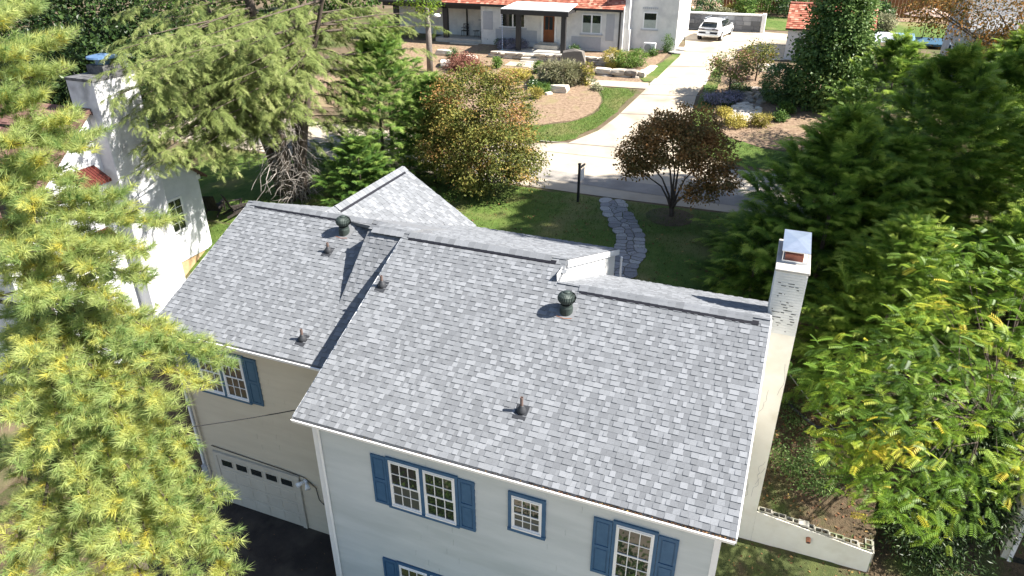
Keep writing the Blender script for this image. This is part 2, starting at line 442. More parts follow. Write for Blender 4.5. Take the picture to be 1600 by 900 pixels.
# gable wall that faces right above the low back slope: lap boards
gw = MB().prism([(-4.86, YR2 + .1, Z2 - .1), (-4.86, YR1, Z1 - .18), (-4.86, 22.3, 6.78), (-4.86, 22.3, 4.6), (-4.86, YB2 - .3, 4.6), (-4.86, YB2 - .3, 6.7)], (.03, 0, 0)).build('gable_wall', 'gable_white', house)
for k in range(9):
    z = 6.95 + k * .24
    ya = max(YR2 + (Z2 - z) / PF if z < Z2 else YR2, YR1 - (Z1 - z) / PF * 0 - .6)
    yb = YR1 + (Z1 - .22 - z) / PB1
    ya = YR2 + (Z2 - z) / PB2 if z < Z2 else YR2 + .4
    if yb - ya > .25:
        MB().prism([(-4.83, ya, z), (-4.83, ya, z + .235), (-4.81, ya, z)], (0, yb - ya - .1, 0)).build('siding_board', 'gable_white', gw)
# lap siding on the shaded front walls: one board per course
def boards(parent, mat, xa, xb, y, za, zb, holes=(), pitch=.2):
    k = 0; z = za
    while z < zb - .05:
        segs = [(xa, xb)]
        for hx0, hx1, hz0, hz1 in holes:
            if z + pitch > hz0 and z < hz1 - .02:
                ns = []
                for s0, s1 in segs:
                    if hx1 <= s0 or hx0 >= s1: ns.append((s0, s1)); continue
                    if hx0 > s0: ns.append((s0, hx0))
                    if hx1 < s1: ns.append((hx1, s1))
                segs = ns
        t = min(pitch, zb - z)
        for s0, s1 in segs:
            xa_ = s0
            while xa_ < s1 - .02:
                xb_ = min(s1, xa_ + random.uniform(2.4, 3.8))
                if s1 - xb_ < .5: xb_ = s1
                o = random.uniform(0, .003)
                MB().prism([(xa_, y, z + t), (xa_, y, z), (xa_, y - .028 - o, z), (xa_, y - .003 - o, z + t)], (xb_ - xa_ - (.004 if xb_ < s1 else 0), 0, 0)).build('siding_board', mat, parent); xa_ = xb_
        z += pitch
boards(wall, 'siding', -9.30, .08, 10.838, .2, 6.6)
boards(wall_l, 'siding_cream', -15.78, -9.43, 12.858, .0, 6.6, holes=[(-15.32, -11.98, -1, 2.16)])
B('corner_board', 'white', house, (-9.44, -9.30, 10.81, 10.95, -.3, 6.66))
B('corner_board', 'white', house, (.08, .21, 10.81, 10.95, 1.5, 6.66))
B('corner_board', 'white', house, (-15.92, -15.78, 12.83, 12.95, -.2, 6.66))

# roof decks, fascias and rakes
def slope(x0, x1, ya, za, yb, zb, th=.10):
    return MB().prism([(x0, ya, za), (x0, yb, zb), (x0, yb, zb - th), (x0, ya, za - th)], (x1 - x0, 0, 0))
as_part(roof, house)
dk = MB()
for a in ((XL, XM, YF, E0, YR1, Z1), (XM, XR, YF, E0, YR2, Z2), (XL - 3.3, XM, YB1, E0, YR1, Z1), (XM, XR, YB2, E0, YR2, Z2), (LX, XL + .3, LYF, E0, LYR, ZL), (LX, XL - .2, LYB, E0 + .05, LYR, ZL)):
    if a[0] == XL - 3.3:     # back slope stops at the valley with the cross gable
        dk.prism([(XL, YR1, Z1 - .012), (-13.0, 17.45, Z1 - PB1 * (17.45 - YR1) - .012), (-10.3, YB1, E0 - .012), (XM, YB1, E0 - .012), (XM, YR1, Z1 - .012)], (0, 0, -.1))
    else:
        x0, x1, ya, za, yb, zb = a
        o_ = slope(x0, x1, ya, za - .012, yb, zb - .012); dk.add(o_.v, o_.f)
for s in (-1, 1):
    dk.prism([(GX, 17.3, GZ - .012), (GX, GYE, GZ - .012), (GX + s * 2.95, GYE, GZ - GP * 2.95 - .012), (GX + s * 2.95, 17.3, GZ - GP * 2.95 - .012)], (0, 0, -.1))
dk.build('deck', 'deck', roof)
# steep saddle between the left wing and the main rake
WX0, WX1 = -10.86, XL + .02
WYA, WYB = 14.35, 16.25
WZA = E0 + PL * (WYA - LYF) + .0; WZB = Z1 - .03
MB().prism([(WX0, WYA, WZA), (WX0, WYB, WZB), (WX0, 17.3, ZL + .02), (WX0, 17.3, ZL - .3), (WX0, WYB, WZB - .9), (WX0, WYA, WZA - .1)], (WX1 - WX0, 0, 0)).build('saddle', 'deck', roof)

# shingles: every tab is real; alike tabs share a mesh
EXPO = .143
WID = [.085, .12, .155, .21]
TONES = [.06, .22, .38, .55, .75, .95]
tabs = {}
def tab_geo(w, raised):
    t = .019 if raised else .007
    l = EXPO * 1.12
    V = [(0, 0, t), (w, 0, t), (w, l, .001), (0, l, .001), (0, 0, 0), (w, 0, 0)]
    F = [(0, 1, 2, 3), (4, 5, 1, 0), (4, 0, 3, 4), (5, 2, 1, 5)]
    return np.array(V, float), [(0, 1, 2), (0, 2, 3), (4, 5, 1), (4, 1, 0), (4, 0, 3), (5, 2, 1)]
def tab_mesh(wi, ti, raised):
    k = (wi, ti, raised)
    if k not in tabs:
        V, F = tab_geo(WID[wi] - .002, raised)
        me = mesh_np('shingle', V, F, [TONES[ti]] * len(V)); me.materials.append(M['shingle']); tabs[k] = me
    return tabs[k]
field_v, field_f, field_t = [], [], []
cand = []                                        # tabs of the nearest slope, as (distance, matrix, key)
def shingle(O, u, v, width, length, keep=None, near=False, off=.0):
    O, u, v = Vector(O), Vector(u).normalized(), Vector(v).normalized()
    n = u.cross(v).normalized()
    if n.z < 0: raise ValueError
    Rm = np.array([[u.x, v.x, n.x], [u.y, v.y, n.y], [u.z, v.z, n.z]])
    for i in range(int(length / EXPO) + 1):
        b = i * EXPO
        if b > length - .03: break
        a = -random.random() * .12
        raised = random.random() < .5
        while a < width:
            wi = random.choices((0, 1, 2, 3), (2, 4, 4, 2))[0]
            w = WID[wi]
            a0 = max(a, 0); a1 = min(a + w, width)
            if a1 - a0 > .03:
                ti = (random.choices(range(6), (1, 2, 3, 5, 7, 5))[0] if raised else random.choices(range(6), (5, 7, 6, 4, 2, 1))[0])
                p = O + u * a0 + v * b + n * off
                c = p + u * (a1 - a0) / 2 + v * EXPO / 2
                if keep is None or keep(c):
                    if near and abs((a1 - a0) - w) < 1e-6 and b < 12 * EXPO:
                        cand.append(((c - cam.location).length, p, (u, v, n), (wi, ti, raised)))
                    else:
                        V, F = tab_geo(a1 - a0 - .002, raised)
                        emit_tab(p, Rm, V, F, TONES[ti])
            a += w; raised = not raised if random.random() < .88 else raised
def emit_tab(p, Rm, V, F, tone):
    o = sum(len(q) for q in field_v[-1:]) if False else emit_tab.n
    field_v.append(V @ Rm.T + np.array(p)); field_f.append(np.array(F) + o); field_t.append(np.full(len(V), tone + random.uniform(-.05, .05)))
    emit_tab.n += len(V)
emit_tab.n = 0
def sl(x0, x1, ya, za, yb, zb, flip=False, **k):
    L_ = math.hypot(yb - ya, zb - za)
    if not flip: shingle((x0, ya, za), (1, 0, 0), (0, yb - ya, zb - za), x1 - x0, L_, **k)
    else: shingle((x1, ya, za), (-1, 0, 0), (0, yb - ya, zb - za), x1 - x0, L_, **k)
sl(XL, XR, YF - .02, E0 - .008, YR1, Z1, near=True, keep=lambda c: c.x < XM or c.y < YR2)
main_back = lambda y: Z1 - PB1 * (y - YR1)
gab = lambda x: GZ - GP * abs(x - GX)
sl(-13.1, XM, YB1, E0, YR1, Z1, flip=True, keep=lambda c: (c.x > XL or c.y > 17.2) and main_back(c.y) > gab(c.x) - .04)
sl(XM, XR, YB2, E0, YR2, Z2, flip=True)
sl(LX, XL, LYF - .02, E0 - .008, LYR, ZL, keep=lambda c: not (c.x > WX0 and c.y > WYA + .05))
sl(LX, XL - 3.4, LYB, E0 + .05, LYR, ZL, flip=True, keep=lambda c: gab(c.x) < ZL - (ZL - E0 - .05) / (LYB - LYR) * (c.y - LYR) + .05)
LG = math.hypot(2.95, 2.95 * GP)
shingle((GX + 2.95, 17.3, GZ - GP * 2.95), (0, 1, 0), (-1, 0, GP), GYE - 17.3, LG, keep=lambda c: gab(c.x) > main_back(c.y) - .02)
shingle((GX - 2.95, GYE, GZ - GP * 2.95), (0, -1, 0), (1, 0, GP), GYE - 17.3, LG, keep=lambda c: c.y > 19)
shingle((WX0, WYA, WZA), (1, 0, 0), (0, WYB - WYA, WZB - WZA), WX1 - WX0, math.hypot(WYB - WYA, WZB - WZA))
shingle((WX1, 17.3, ZL + .02), (-1, 0, 0), (0, WYB - 17.3, WZB - ZL - .02), WX1 - WX0, math.hypot(WYB - 17.3, WZB - ZL - .02))
cand.sort(key=lambda c: c[0])
for d, p, (u, v, n), key in cand[300:]:
    V, F = tab_geo(WID[key[0]] - .002, key[2])
    emit_tab(p, np.array([[u.x, v.x, n.x], [u.y, v.y, n.y], [u.z, v.z, n.z]]), V, F, TONES[key[1]])
winv = world_of(roof).inverted()
for d, p, (u, v, n), key in cand[:300]:
    o = bpy.data.objects.new('shingle', tab_mesh(*key)); COL.objects.link(o)
    o.parent = roof; o.matrix_parent_inverse = winv
    o.matrix_basis = Matrix(((u.x, v.x, n.x, p.x), (u.y, v.y, n.y, p.y), (u.z, v.z, n.z, p.z), (0, 0, 0, 1)))
tag(link('shingle_field', mesh_np('shingle_field', np.concatenate(field_v), np.concatenate(field_f), np.concatenate(field_t)), 'shingle', roof), kind='stuff')

# ridge caps, one piece each, over a black ridge vent
def ridge(p, q, pf, pb, vent=None, w=.17, dirn=None):
    p, q = Vector(p), Vector(q); t = (q - p); L_ = t.length; t.normalize()
    side = Vector((0, 0, 1)).cross(t).normalized()       # left of travel
    n = int(L_ / .2)
    def prof(o, lift):
        return [o + side * w + Vector((0, 0, -pf * w + lift)), o + Vector((0, 0, .02 + lift)), o - side * w + Vector((0, 0, -pb * w + lift))]
    for i in range(n):
        s0 = p + t * (i * L_ / n); s1 = p + t * ((i + 1) * L_ / n + .03)
        k = i / n * L_
        lift = .035 if vent and vent[0] < k < vent[1] else .006
        m = MB()
        A = prof(s0, lift + .012); C = prof(s1, lift + .002)
        dn = Vector((0, 0, -.014))
        m.add(A + C + [a + dn for a in A] + [c + dn for c in C],
              [(0, 1, 4, 3), (1, 2, 5, 4), (6, 9, 10, 7), (7, 10, 11, 8), (0, 6, 7, 1), (1, 7, 8, 2), (3, 4, 10, 9), (4, 5, 11, 10), (0, 3, 9, 6), (2, 8, 11, 5)])
        o = m.build('ridge_cap', 'shingle', roof)
        a = o.data.attributes.new('tone', 'FLOAT', 'POINT'); tv = random.choice((.25, .4, .55, .7, .85))
        a.data.foreach_set('value', [tv] * len(o.data.vertices))
    if vent:
        a, b = p + t * vent[0], p + t * vent[1]
        for sg, pp in ((1, pf), (-1, pb)):
            e = side * sg
            MB().prism([a + e * .12 + Vector((0, 0, -pp * .12 - .03)), a + e * (w + .055) + Vector((0, 0, -pp * (w + .055) - .02)), a + e * (w + .055) + Vector((0, 0, -pp * (w + .055) + .024)), a + e * .12 + Vector((0, 0, -pp * .12 + .034))], b - a).build('ridge_vent', 'black', roof)
ridge((XM - .01, YR1, Z1), (XL - 1.0, YR1, Z1), PF, PB1, vent=(.25, 4.65), dirn=1)
ridge((XR, YR2, Z2), (XM + .02, YR2, Z2), PF, PB2, vent=(.25, 4.6))
ridge((XL - 1.3, LYR, ZL), (LX, LYR, ZL), PL, .4, vent=(.25, 4.8))
ridge((GX, 17.5, GZ), (GX, GYE, GZ), GP, GP, vent=(.4, 4.7))
# trims
def eave(xa, xb, y, z, sgn):
    B('fascia', 'white', house, (xa, xb, min(y + sgn * .05, y + sgn * .025), max(y + sgn * .05, y + sgn * .025), z - .2, z - .025))
eave(XL, XR, YF, E0, 1); eave(LX, XL, LYF, E0, 1); eave(XM, XR, YB2, E0, -1); eave(-10.3, XM, YB1, E0, -1)
def gutter(xa, xb, y, z):
    g = MB().prism([(xa, y - .10, z - .03), (xa, y - .085, z - .12), (xa, y, z - .12), (xa, y, z - .11), (xa, y - .078, z - .11), (xa, y - .09, z - .03)], (xb - xa, 0, 0)).build('gutter', 'white', house)
    B('gutter_lip', 'white', g, (xa, xb, y - .125, y - .088, z - .030, z - .022))
    return g
gt = gutter(XL, XR, YF + .01, E0 - .01); gutter(LX, XL - .05, LYF + .01, E0 - .01)
# soffits
B('soffit', 'white', house, (XL + .05, XR - .02, YF + .06, 10.84, E0 - .17, E0 - .15)); B('soffit', 'white', house, (LX + .05, XL - .02, LYF + .06, 12.86, E0 - .17, E0 - .15))
def rake(x, ya, za, yb, zb, mat='white', d=.16):
    MB().prism([(x, ya, za - .02), (x, yb, zb - .02), (x, yb, zb - d), (x, ya, za - d)], (.03, 0, 0)).build('rake_board', mat, house)
rake(XR + .002, YF, E0, YR2, Z2); rake(XR + .002, YB2, E0, YR2, Z2); rake(XL - .033, YF, E0, YR1, Z1); rake(LX - .033, LYF, E0, LYR, ZL)
rake(XM + .003, YR1, Z1, YB1, E0, d=.22)
# leaf debris in the gutter
def tri_scatter(pts, size, tones, flat=.5):
    n = len(pts); pts = np.asarray(pts)
    a = rng.normal(size=(n, 3)); a[:, 2] *= flat; a /= np.linalg.norm(a, axis=1)[:, None]
    b = np.cross(a, rng.normal(size=(n, 3)) * [.5, .5, 1] + [0, 0, 1.0]); b /= np.linalg.norm(b, axis=1)[:, None] + 1e-6
    s = size * rng.uniform(.6, 1.3, n)[:, None]
    V = np.stack([pts - a * s, pts + b * s * .6, pts + a * s, pts - b * s * .6], 1).reshape(-1, 3)
    i = np.arange(n)[:, None] * 4
    F = np.concatenate([i + [0, 1, 2], i + [0, 2, 3]], 0)
    return V, F, np.repeat(tones, 4)
M['dead_leaf'] = toned('dead_leaf', [(0, (.06, .035, .022)), (.5, (.16, .075, .042)), (.8, (.25, .14, .06)), (1, (.34, .24, .08))], rough=.9)
n = 1500
xx = rng.uniform(XL + .6, XR, n); keepm = rng.random(n) < np.clip(.03 + .75 * sm(-5.5, -2, xx), 0, 1)
pts = np.stack([xx, YF - .035 + rng.normal(0, .016, n), E0 - .045 + rng.uniform(-.02, .018, n)], 1)[keepm]
V, F, T = tri_scatter(pts, .022, rng.random(len(pts)))
tag(link('leaf_debris', mesh_np('leaf_debris', V, F, T), 'dead_leaf', gt), kind='stuff')
# windows
def sash(w, x0, x1, y, z0, z1, cols, rows, pane='glass'):
    f = .035
    B('sash', 'white', w, (x0, x1, y - .03, y + .01, z1 - f, z1), (x0, x1, y - .03, y + .01, z0, z0 + f), (x0, x0 + f, y - .03, y + .01, z0 + f, z1 - f), (x1 - f, x1, y - .03, y + .01, z0 + f, z1 - f))
    cw = (x1 - x0 - 2 * f) / cols; ch = (z1 - z0 - 2 * f) / rows
    for c in range(1, cols):
        B('muntin', 'white', w, (x0 + f + c * cw - .009, x0 + f + c * cw + .009, y - .022, y + .002, z0 + f, z1 - f))
    for r in range(1, rows):
        B('muntin', 'white', w, (x0 + f, x1 - f, y - .0235, y + .0005, z0 + f + r * ch - .009, z0 + f + r * ch + .009))
    for c in range(cols):
        for r in range(rows):
            xa, za = x0 + f + c * cw, z0 + f + r * ch
            ty = random.uniform(-.0015, .0015)
            MB().box(xa, xa + cw, y - .008 + ty, y - .003 + ty, za, za + ch).build('pane', pane, w)
def dh_window(w, x0, x1, y, z0, z1, cols=3, rows=2, screen=True):
    B('jamb', 'white', w, (x0, x1, y - .015, y + .03, z1 - .03, z1), (x0, x1, y - .03, y + .03, z0, z0 + .04), (x0, x0 + .03, y - .015, y + .03, z0 + .04, z1 - .03), (x1 - .03, x1, y - .015, y + .03, z0 + .04, z1 - .03))
    zm = (z0 + z1) / 2
    sash(w, x0 + .03, x1 - .03, y - .004, zm - .015, z1 - .03, cols, rows)
    sash(w, x0 + .03, x1 - .03, y + .03, z0 + .04, zm + .02, cols, rows, 'screen' if screen else 'glass')
def shutter(parent, x0, x1, y, z0, z1, mat='blue'):
    s = B('shutter', mat, parent, (x0, x1, y - .02, y + .01, z0, z1))
    f = .055
    for b in ((x0, x0 + f), (x1 - f, x1)): B('stile', mat, s, (*b, y - .04, y - .02, z0, z1))
    zm = (z0 + z1) / 2 - .05
    for b in ((z1 - .08, z1), (z0, z0 + .08), (zm, zm + .09)): B('rail', mat, s, (x0 + f, x1 - f, y - .038, y - .02, *b))
    for b in ((z0 + .105, zm - .025), (zm + .115, z1 - .105)): B('raised_panel', mat, s, (x0 + f + .025, x1 - f - .025, y - .032, y - .02, *b), bevel=.006)
def cased(x0, x1, y, z0, z1, units, case=.075, mat='blue', **k):
    w = thing('window', ((x0 + x1) / 2, y, z0), None, None); as_part(w, house)
    B('casing', mat, w, (x0, x1, y - .045, y, z1 - case, z1), (x0 - .01, x1 + .01, y - .065, y, z0, z0 + case), (x0, x0 + case, y - .045, y, z0 + case, z1 - case), (x1 - case, x1, y - .045, y, z0 + case, z1 - case))
    n = units; mull = .10
    uw = (x1 - x0 - 2 * case - (n - 1) * mull) / n
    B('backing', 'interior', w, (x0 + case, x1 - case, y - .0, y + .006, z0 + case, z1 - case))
    for i in range(n):
        a = x0 + case + i * (uw + mull)
        dh_window(w, a, a + uw, y - .02 - .015, z0 + case, z1 - case, **({**k, 'screen': (k.get('screen', True) and i == 0)} if n > 1 else k))
        if i < n - 1: B('mullion', mat, w, (a + uw, a + uw + mull, y - .05, y, z0 + case, z1 - case))
    return w
YW = 10.815
def zr(r): return CZ + r
cased(-7.42, -5.55, YW, zr(-12.72), zr(-11.14), 2)
shutter(house, -7.83, -7.43, YW, zr(-12.7), zr(-11.18)); shutter(house, -5.54, -5.14, YW, zr(-12.7), zr(-11.18))
cased(-4.32, -3.44, YW, zr(-12.28), zr(-11.13), 1, case=.085, rows=2)
cased(-1.95, -1.0, YW, zr(-12.86), zr(-11.12), 1, screen=False, rows=2)
shutter(house, -2.37, -1.96, YW, zr(-12.80), zr(-11.18)); shutter(house, -.99, -.58, YW, zr(-12.8), zr(-11.18))
cased(-7.42, -5.55, YW, zr(-16.2), zr(-14.62), 2)
shutter(house, -7.83, -7.43, YW, zr(-16.2), zr(-14.66)); shutter(house, -5.54, -5.14, YW, zr(-16.2), zr(-14.66))
YWL = 12.835
cased(-15.05, -13.22, YWL, zr(-12.66), zr(-10.98), 2, mat='slate_blue')
shutter(house, -13.21, -12.80, YWL, zr(-12.62), zr(-11.02), 'slate_blue'); shutter(house, -15.47, -15.06, YWL, zr(-12.62), zr(-11.02), 'slate_blue')
cased(-10.6, -9.9, YWL, zr(-12.3), zr(-11.2), 1, mat='slate_blue')

# garage door, recessed
gd = thing('garage_door', (-13.6, 12.85, 0), None, None); as_part(gd, house)
GX0, GX1, GYD = -15.15, -12.15, 12.80
B('trim', 'garage', house, (-15.3, -15.16, 12.78, 12.86, 0, 2.14), (-12.14, -12.0, 12.78, 12.86, 0, 2.14), (-15.16, -12.14, 12.78, 12.86, 2.02, 2.14))
for r in range(4):
    z0 = .02 + r * .5
    B('door_section', 'garage', gd, (GX0, GX1, GYD, GYD + .03, z0, z0 + .492))
    for c in range(5):
        xa = GX0 + .1 + c * .575
        if r < 3:
            for cc in range(1):
                B('panel', 'garage', gd, (xa, xa + .5, GYD - .01, GYD, z0 + .09, z0 + .40), bevel=.008)
        else:
            B('pane', 'glass', gd, (xa + .05, xa + .47, GYD - .006, GYD, z0 + .12, z0 + .37))
            B('pane_frame', 'garage', gd, (xa + .02, xa + .5, GYD - .014, GYD, z0 + .37, z0 + .40), (xa + .02, xa + .5, GYD - .014, GYD, z0 + .09, z0 + .12), (xa + .02, xa + .05, GYD - .014, GYD, z0 + .12, z0 + .37), (xa + .47, xa + .5, GYD - .014, GYD, z0 + .12, z0 + .37))
# fittings on the garage wall
fl = thing('flood_light', (-11.75, 12.8, 2.05), None, None); as_part(fl, house)
B('mount', 'white', fl, (-11.81, -11.69, 12.77, 12.85, 1.98, 2.1))
for s in (-1, 1):
    MB().tube([(-11.75 + s * .05, 12.77, 2.05), (-11.75 + s * .2, 12.62, 1.97)], [.04, .085], 10).build('lamp_head', 'white', fl, smooth=True)
mt = thing('meter', (-15.7, 12.8, 1.3), None, None); as_part(mt, house)
B('meter_box', 'grey_box', mt, (-15.86, -15.62, 12.70, 12.86, 1.0, 1.42), bevel=.01)
B('meter_box', 'grey_box', mt, (-15.84, -15.6, 12.72, 12.86, .45, .92), bevel=.01)
MB().tube([(-15.74, 12.70, 1.22), (-15.74, 12.60, 1.22)], .085, 14).build('dial', 'galv', mt)
MB().tube([(-15.74, 12.78, 1.42), (-15.74, 12.78, 6.4)], .03, 8).build('conduit', 'grey_box', mt)
MB().tube([(-9.52, 12.83, 5.75), (-9.6, 12.82, 3.5), (-9.75, 12.82, 2.0), (-10.9, 12.81, 1.6), (-11.2, 12.81, 1.35)], .014, 6).build('wall_cable', 'cable', house)
MB().tube([(-15.3, 12.81, 2.35), (-14, 12.81, 2.3), (-12.6, 12.8, 2.26), (-11.75, 12.8, 2.2), (-11.4, 12.8, 1.9), (-11.35, 12.8, 1.45), (-11.2, 12.8, 1.3), (-11.05, 12.8, 1.36)], .014, 6).build('wall_cable', 'cable', house)
B('outlet_box', 'grey_box', house, (-11.08, -10.96, 12.76, 12.86, 1.3, 1.44))
MB().tube([(-9.24, 10.77, 6.55), (-9.24, 10.77, .1)], .035, 8).build('downspout', 'white', house)
MB().tube([(-4.62, 22.42, 6.6), (-4.62, 22.42, 4.0)], .04, 8).build('downspout', 'white', house)
MB().tube([(-15.62, 12.77, 6.5), (-15.62, 12.77, .2)], .035, 8).build('downspout', 'siding_cream', house)

# turbine vents and soil pipes stand on the slopes
def turbine(x, y, z, slope_):
    t = thing('turbine_vent', (x, y, z), None, None); as_part(t, house)
    MB().obox((x, y, z + .012), (.24, 0, 0), (0, .24, .24 * slope_), (0, 0, .006)).build('flashing', 'deck', t)
    MB().tube([(x - .2, y - .19, z - .19 * slope_ + .02), (x, y - .225, z - .225 * slope_ + .02), (x + .2, y - .19, z - .19 * slope_ + .02)], .012, 5).build('rust_edge', 'rust', t)
    MB().lathe((x, y, z - .08), [(.165, 0), (.165, .22), (.15, .26), (.15, .30)], 20).build('collar', 'turbine', t, smooth=False)
    c = Vector((x, y, z + .22))
    MB().lathe(c, [(.12, .01), (.15, .06), (.16, .16), (.13, .27), (.06, .325)], 16).build('core', 'black', t, smooth=True)
    m = MB()
    for k in range(26):
        w = 2 * math.pi * k / 26; w2 = w + .26
        P = []
        for i in range(7):
            a = i / 6 * math.pi * .94 + .1
            r = .20 * math.sin(a) + .035; zz = .17 - .165 * math.cos(a)
            P.append(((r + .0) * math.cos(w), (r + .0) * math.sin(w), zz)); P.append(((r - .02) * math.cos(w2), (r - .02) * math.sin(w2), zz))
        m.add([(c.x + p[0], c.y + p[1], c.z + p[2]) for p in P], [(2 * i, 2 * i + 1, 2 * i + 3, 2 * i + 2) for i in range(6)])
    m.build('blades', 'turbine', t)
    MB().lathe(c, [(.09, .325), (.075, .345), (.02, .355)], 16).build('cap', 'turbine', t, smooth=True)
turbine(-4.3, 14.67, E0 + PF * (14.67 - YF), PF)
turbine(-12.09, 16.72, E0 + PL * (16.72 - LYF), PL)
def pipe(x, y, z, s, hh=.2):
    t = thing('vent_pipe', (x, y, z), None, None); as_part(t, house)
    MB().obox((x, y - .03, z + .014 - .03 * s), (.15, 0, 0), (0, .17, .17 * s), (0, 0, .005)).build('flashing', 'rubber', t)
    MB().lathe((x, y, z - .05), [(.115, 0), (.11, .09), (.085, .15), (.055, .19), (.05, .22)], 14).build('boot', 'rubber', t, smooth=True)
    MB().lathe((x, y, z), [(.038, .1), (.038, .19 + hh), (.028, .19 + hh), (.028, .16 + hh)], 10).build('pipe', 'copper', t)
pipe(-4.44, 11.92, E0 + PF * (11.92 - YF), PF)
pipe(-9.40, 14.39, E0 + PF * (14.39 - YF), PF, .12)
pipe(-12.21, 15.97, E0 + PL * (15.97 - LYF), PL, .1)
pipe(-11.25, 13.1, E0 + PL * (13.1 - LYF), PL, .14)

# chimney
ch = thing('chimney', (.75, 17.8, 0), None, None); as_part(ch, house)
CX0, CX1, CY0, CY1, CT = .385, 1.135, 16.9, 18.82, 9.5
B('shaft', 'stucco', ch, (CX0, CX1, CY0, CY1, -.3, 7.75))
B('shaft', 'whitewash', ch, (CX0 + .004, CX1 - .004, CY0 + .004, CY1 - .004, 7.75, CT))
m = MB()                                          # bare mortar and flaked spots between the painted bricks
for k in range(42):
    z = 7.85 + int(random.random() ** .7 * 19) * .075; w = random.uniform(.02, .12)
    if z > CT - .25: continue
    x = random.uniform(CX0 + .06, CX1 - .18)
    m.box(x, x + w, CY0 - .007, CY0 + .01, z - .014, z + random.uniform(.0, .012))
tag(m.build('flaked_mortar', 'mark', ch), kind='stuff')
for k in range(int((CT - 7.8) / .075)):            # painted brick courses stand a little proud
    z = 7.8 + k * .075
    x = CX0 + .002 - (k % 2) * .1
    while x < CX1:
        a, b = max(x, CX0 + .002), min(x + .195, CX1 - .002)
        if b - a > .02 and (k < 100):
            MB().box(a, b, CY0 - .002 - random.random() * .003, CY0 + .02, z, z + .066).build('brick', 'whitewash', ch)
        x += .2
B('crown', 'concrete', ch, (CX0 - .03, CX1 + .03, CY0 - .03, CY1 + .03, CT, CT + .06), bevel=.015)
B('flue', 'brick_red', ch, (CX0 + .16, CX1 - .16, CY0 + .55, CY1 - .2, CT + .06, CT + .24))
MB().prism([(CX0 + .06, CY0 + .42, CT + .36), (CX1 - .02, CY0 + .42, CT + .36), (CX1 - .02, CY1 - .04, CT + .36), (CX0 + .06, CY1 - .04, CT + .36)], (0, 0, .02)).build('plate', 'galv', ch)
MB().add([(CX0 + .06, CY0 + .42, CT + .381), (CX1 - .02, CY0 + .42, CT + .381), (CX1 - .02, CY1 - .04, CT + .381), (CX0 + .06, CY1 - .04, CT + .381), ((CX0 + CX1) / 2 + .02, (CY0 + CY1) / 2 + .19, CT + .43)], [(0, 1, 4), (1, 2, 4), (2, 3, 4), (3, 0, 4)]).build('hood', 'galv', ch)
for sx, sy in ((CX0 + .09, CY0 + .46), (CX1 - .07, CY0 + .46), (CX0 + .09, CY1 - .09), (CX1 - .07, CY1 - .09)):
    B('post', 'galv', ch, (sx, sx + .02, sy, sy + .02, CT + .06, CT + .36))
B('screen', 'galv', ch, (CX0 + .10, CX1 - .07, CY0 + .45, CY0 + .452, CT + .06, CT + .12))
# ivy traces on the shaft
m = MB()
for k in range(9):
    x, z = random.uniform(CX0 + .05, CX1 - .1), random.uniform(1, 6.2); P = []
    for i in range(7):
        P.append((x, CY0 - .004, z)); x += random.uniform(-.05, .09); z += random.uniform(.05, .22)
        x = min(max(x, CX0 + .02), CX1 - .03)
    m.tube(P, .0035, 4)
m.build('dry_vine', 'cable_grey', ch)

# block retaining wall right of the chimney
RY = 16.9
rw = thing('retaining_wall', (2.7, RY, 0), 'low cream stucco retaining wall with open concrete blocks along its top', 'wall')
def rtop(x): return 1.70 - (x - 1.14) * .135
MB().prism([(1.14, RY, -.4), (4.34, RY, -.4), (4.34, RY, rtop(4.34)), (1.14, RY, rtop(1.14))], (0, .03, 0)).build('stucco_face', 'stucco', rw)
MB().prism([(1.14, RY + .031, -.4), (4.34, RY + .031, -.4), (4.34, RY + .031, rtop(4.34) - .14), (1.14, RY + .031, rtop(1.14) - .14)], (0, .21, 0)).build('core', 'block', rw)
def cinder(parent, c, L_, along_x=True, hh=.19):
    m = MB(); w = .2; hl = L_ / 2; t = .034
    def bx(a0, a1, b0, b1):
        if along_x: m.box(c[0] + a0, c[0] + a1, c[1] + b0, c[1] + b1, c[2], c[2] + hh)
        else: m.box(c[0] + b0, c[0] + b1, c[1] + a0, c[1] + a1, c[2], c[2] + hh)
    bx(-hl, hl, -w / 2, -w / 2 + t); bx(-hl, hl, w / 2 - t, w / 2)
    for a in (-hl, -t / 2, hl - t): bx(a, a + t, -w / 2 + t, w / 2 - t)
    return m.build('cinder_block', 'block', parent)
x = 1.36
while x < 4.2:
    cinder(rw, (x, RY + .14, rtop(x) - .15 + random.uniform(-.012, .012)), .392); x += .4
y = RY + .4
while y < RY + 5.5:
    cinder(rw, (4.24, y, rtop(4.24) - .14 + (y - RY) * .12), .392, False); y += .4
MB().prism([(4.35, RY + .03, -.6), (4.35, RY + 6, -.6), (4.35, RY + 6, 1.95), (4.35, RY + .03, rtop(4.34))], (.04, 0, 0)).build('side_face', 'block', rw)
B('patch', 'concrete', rw, (2.3, 2.6, RY + .04, RY + .26, rtop(2.45) - .04, rtop(2.45) + .1), bevel=.02)
MB().tube([(2.65, RY, 1.22), (2.65, RY - .14, 1.18)], .065, 12).build('drain_pipe', 'rust', rw)
MB().tube([(2.65, RY - .142, 1.181), (2.65, RY - .146, 1.179)], .045, 12).build('pipe_mouth', 'black', rw)
for xx_ in (1.8, 3.05): MB().tube([(xx_, RY + .01, .35), (xx_, RY - .006, .35)], .04, 10).build('weep_hole', 'rust', rw)
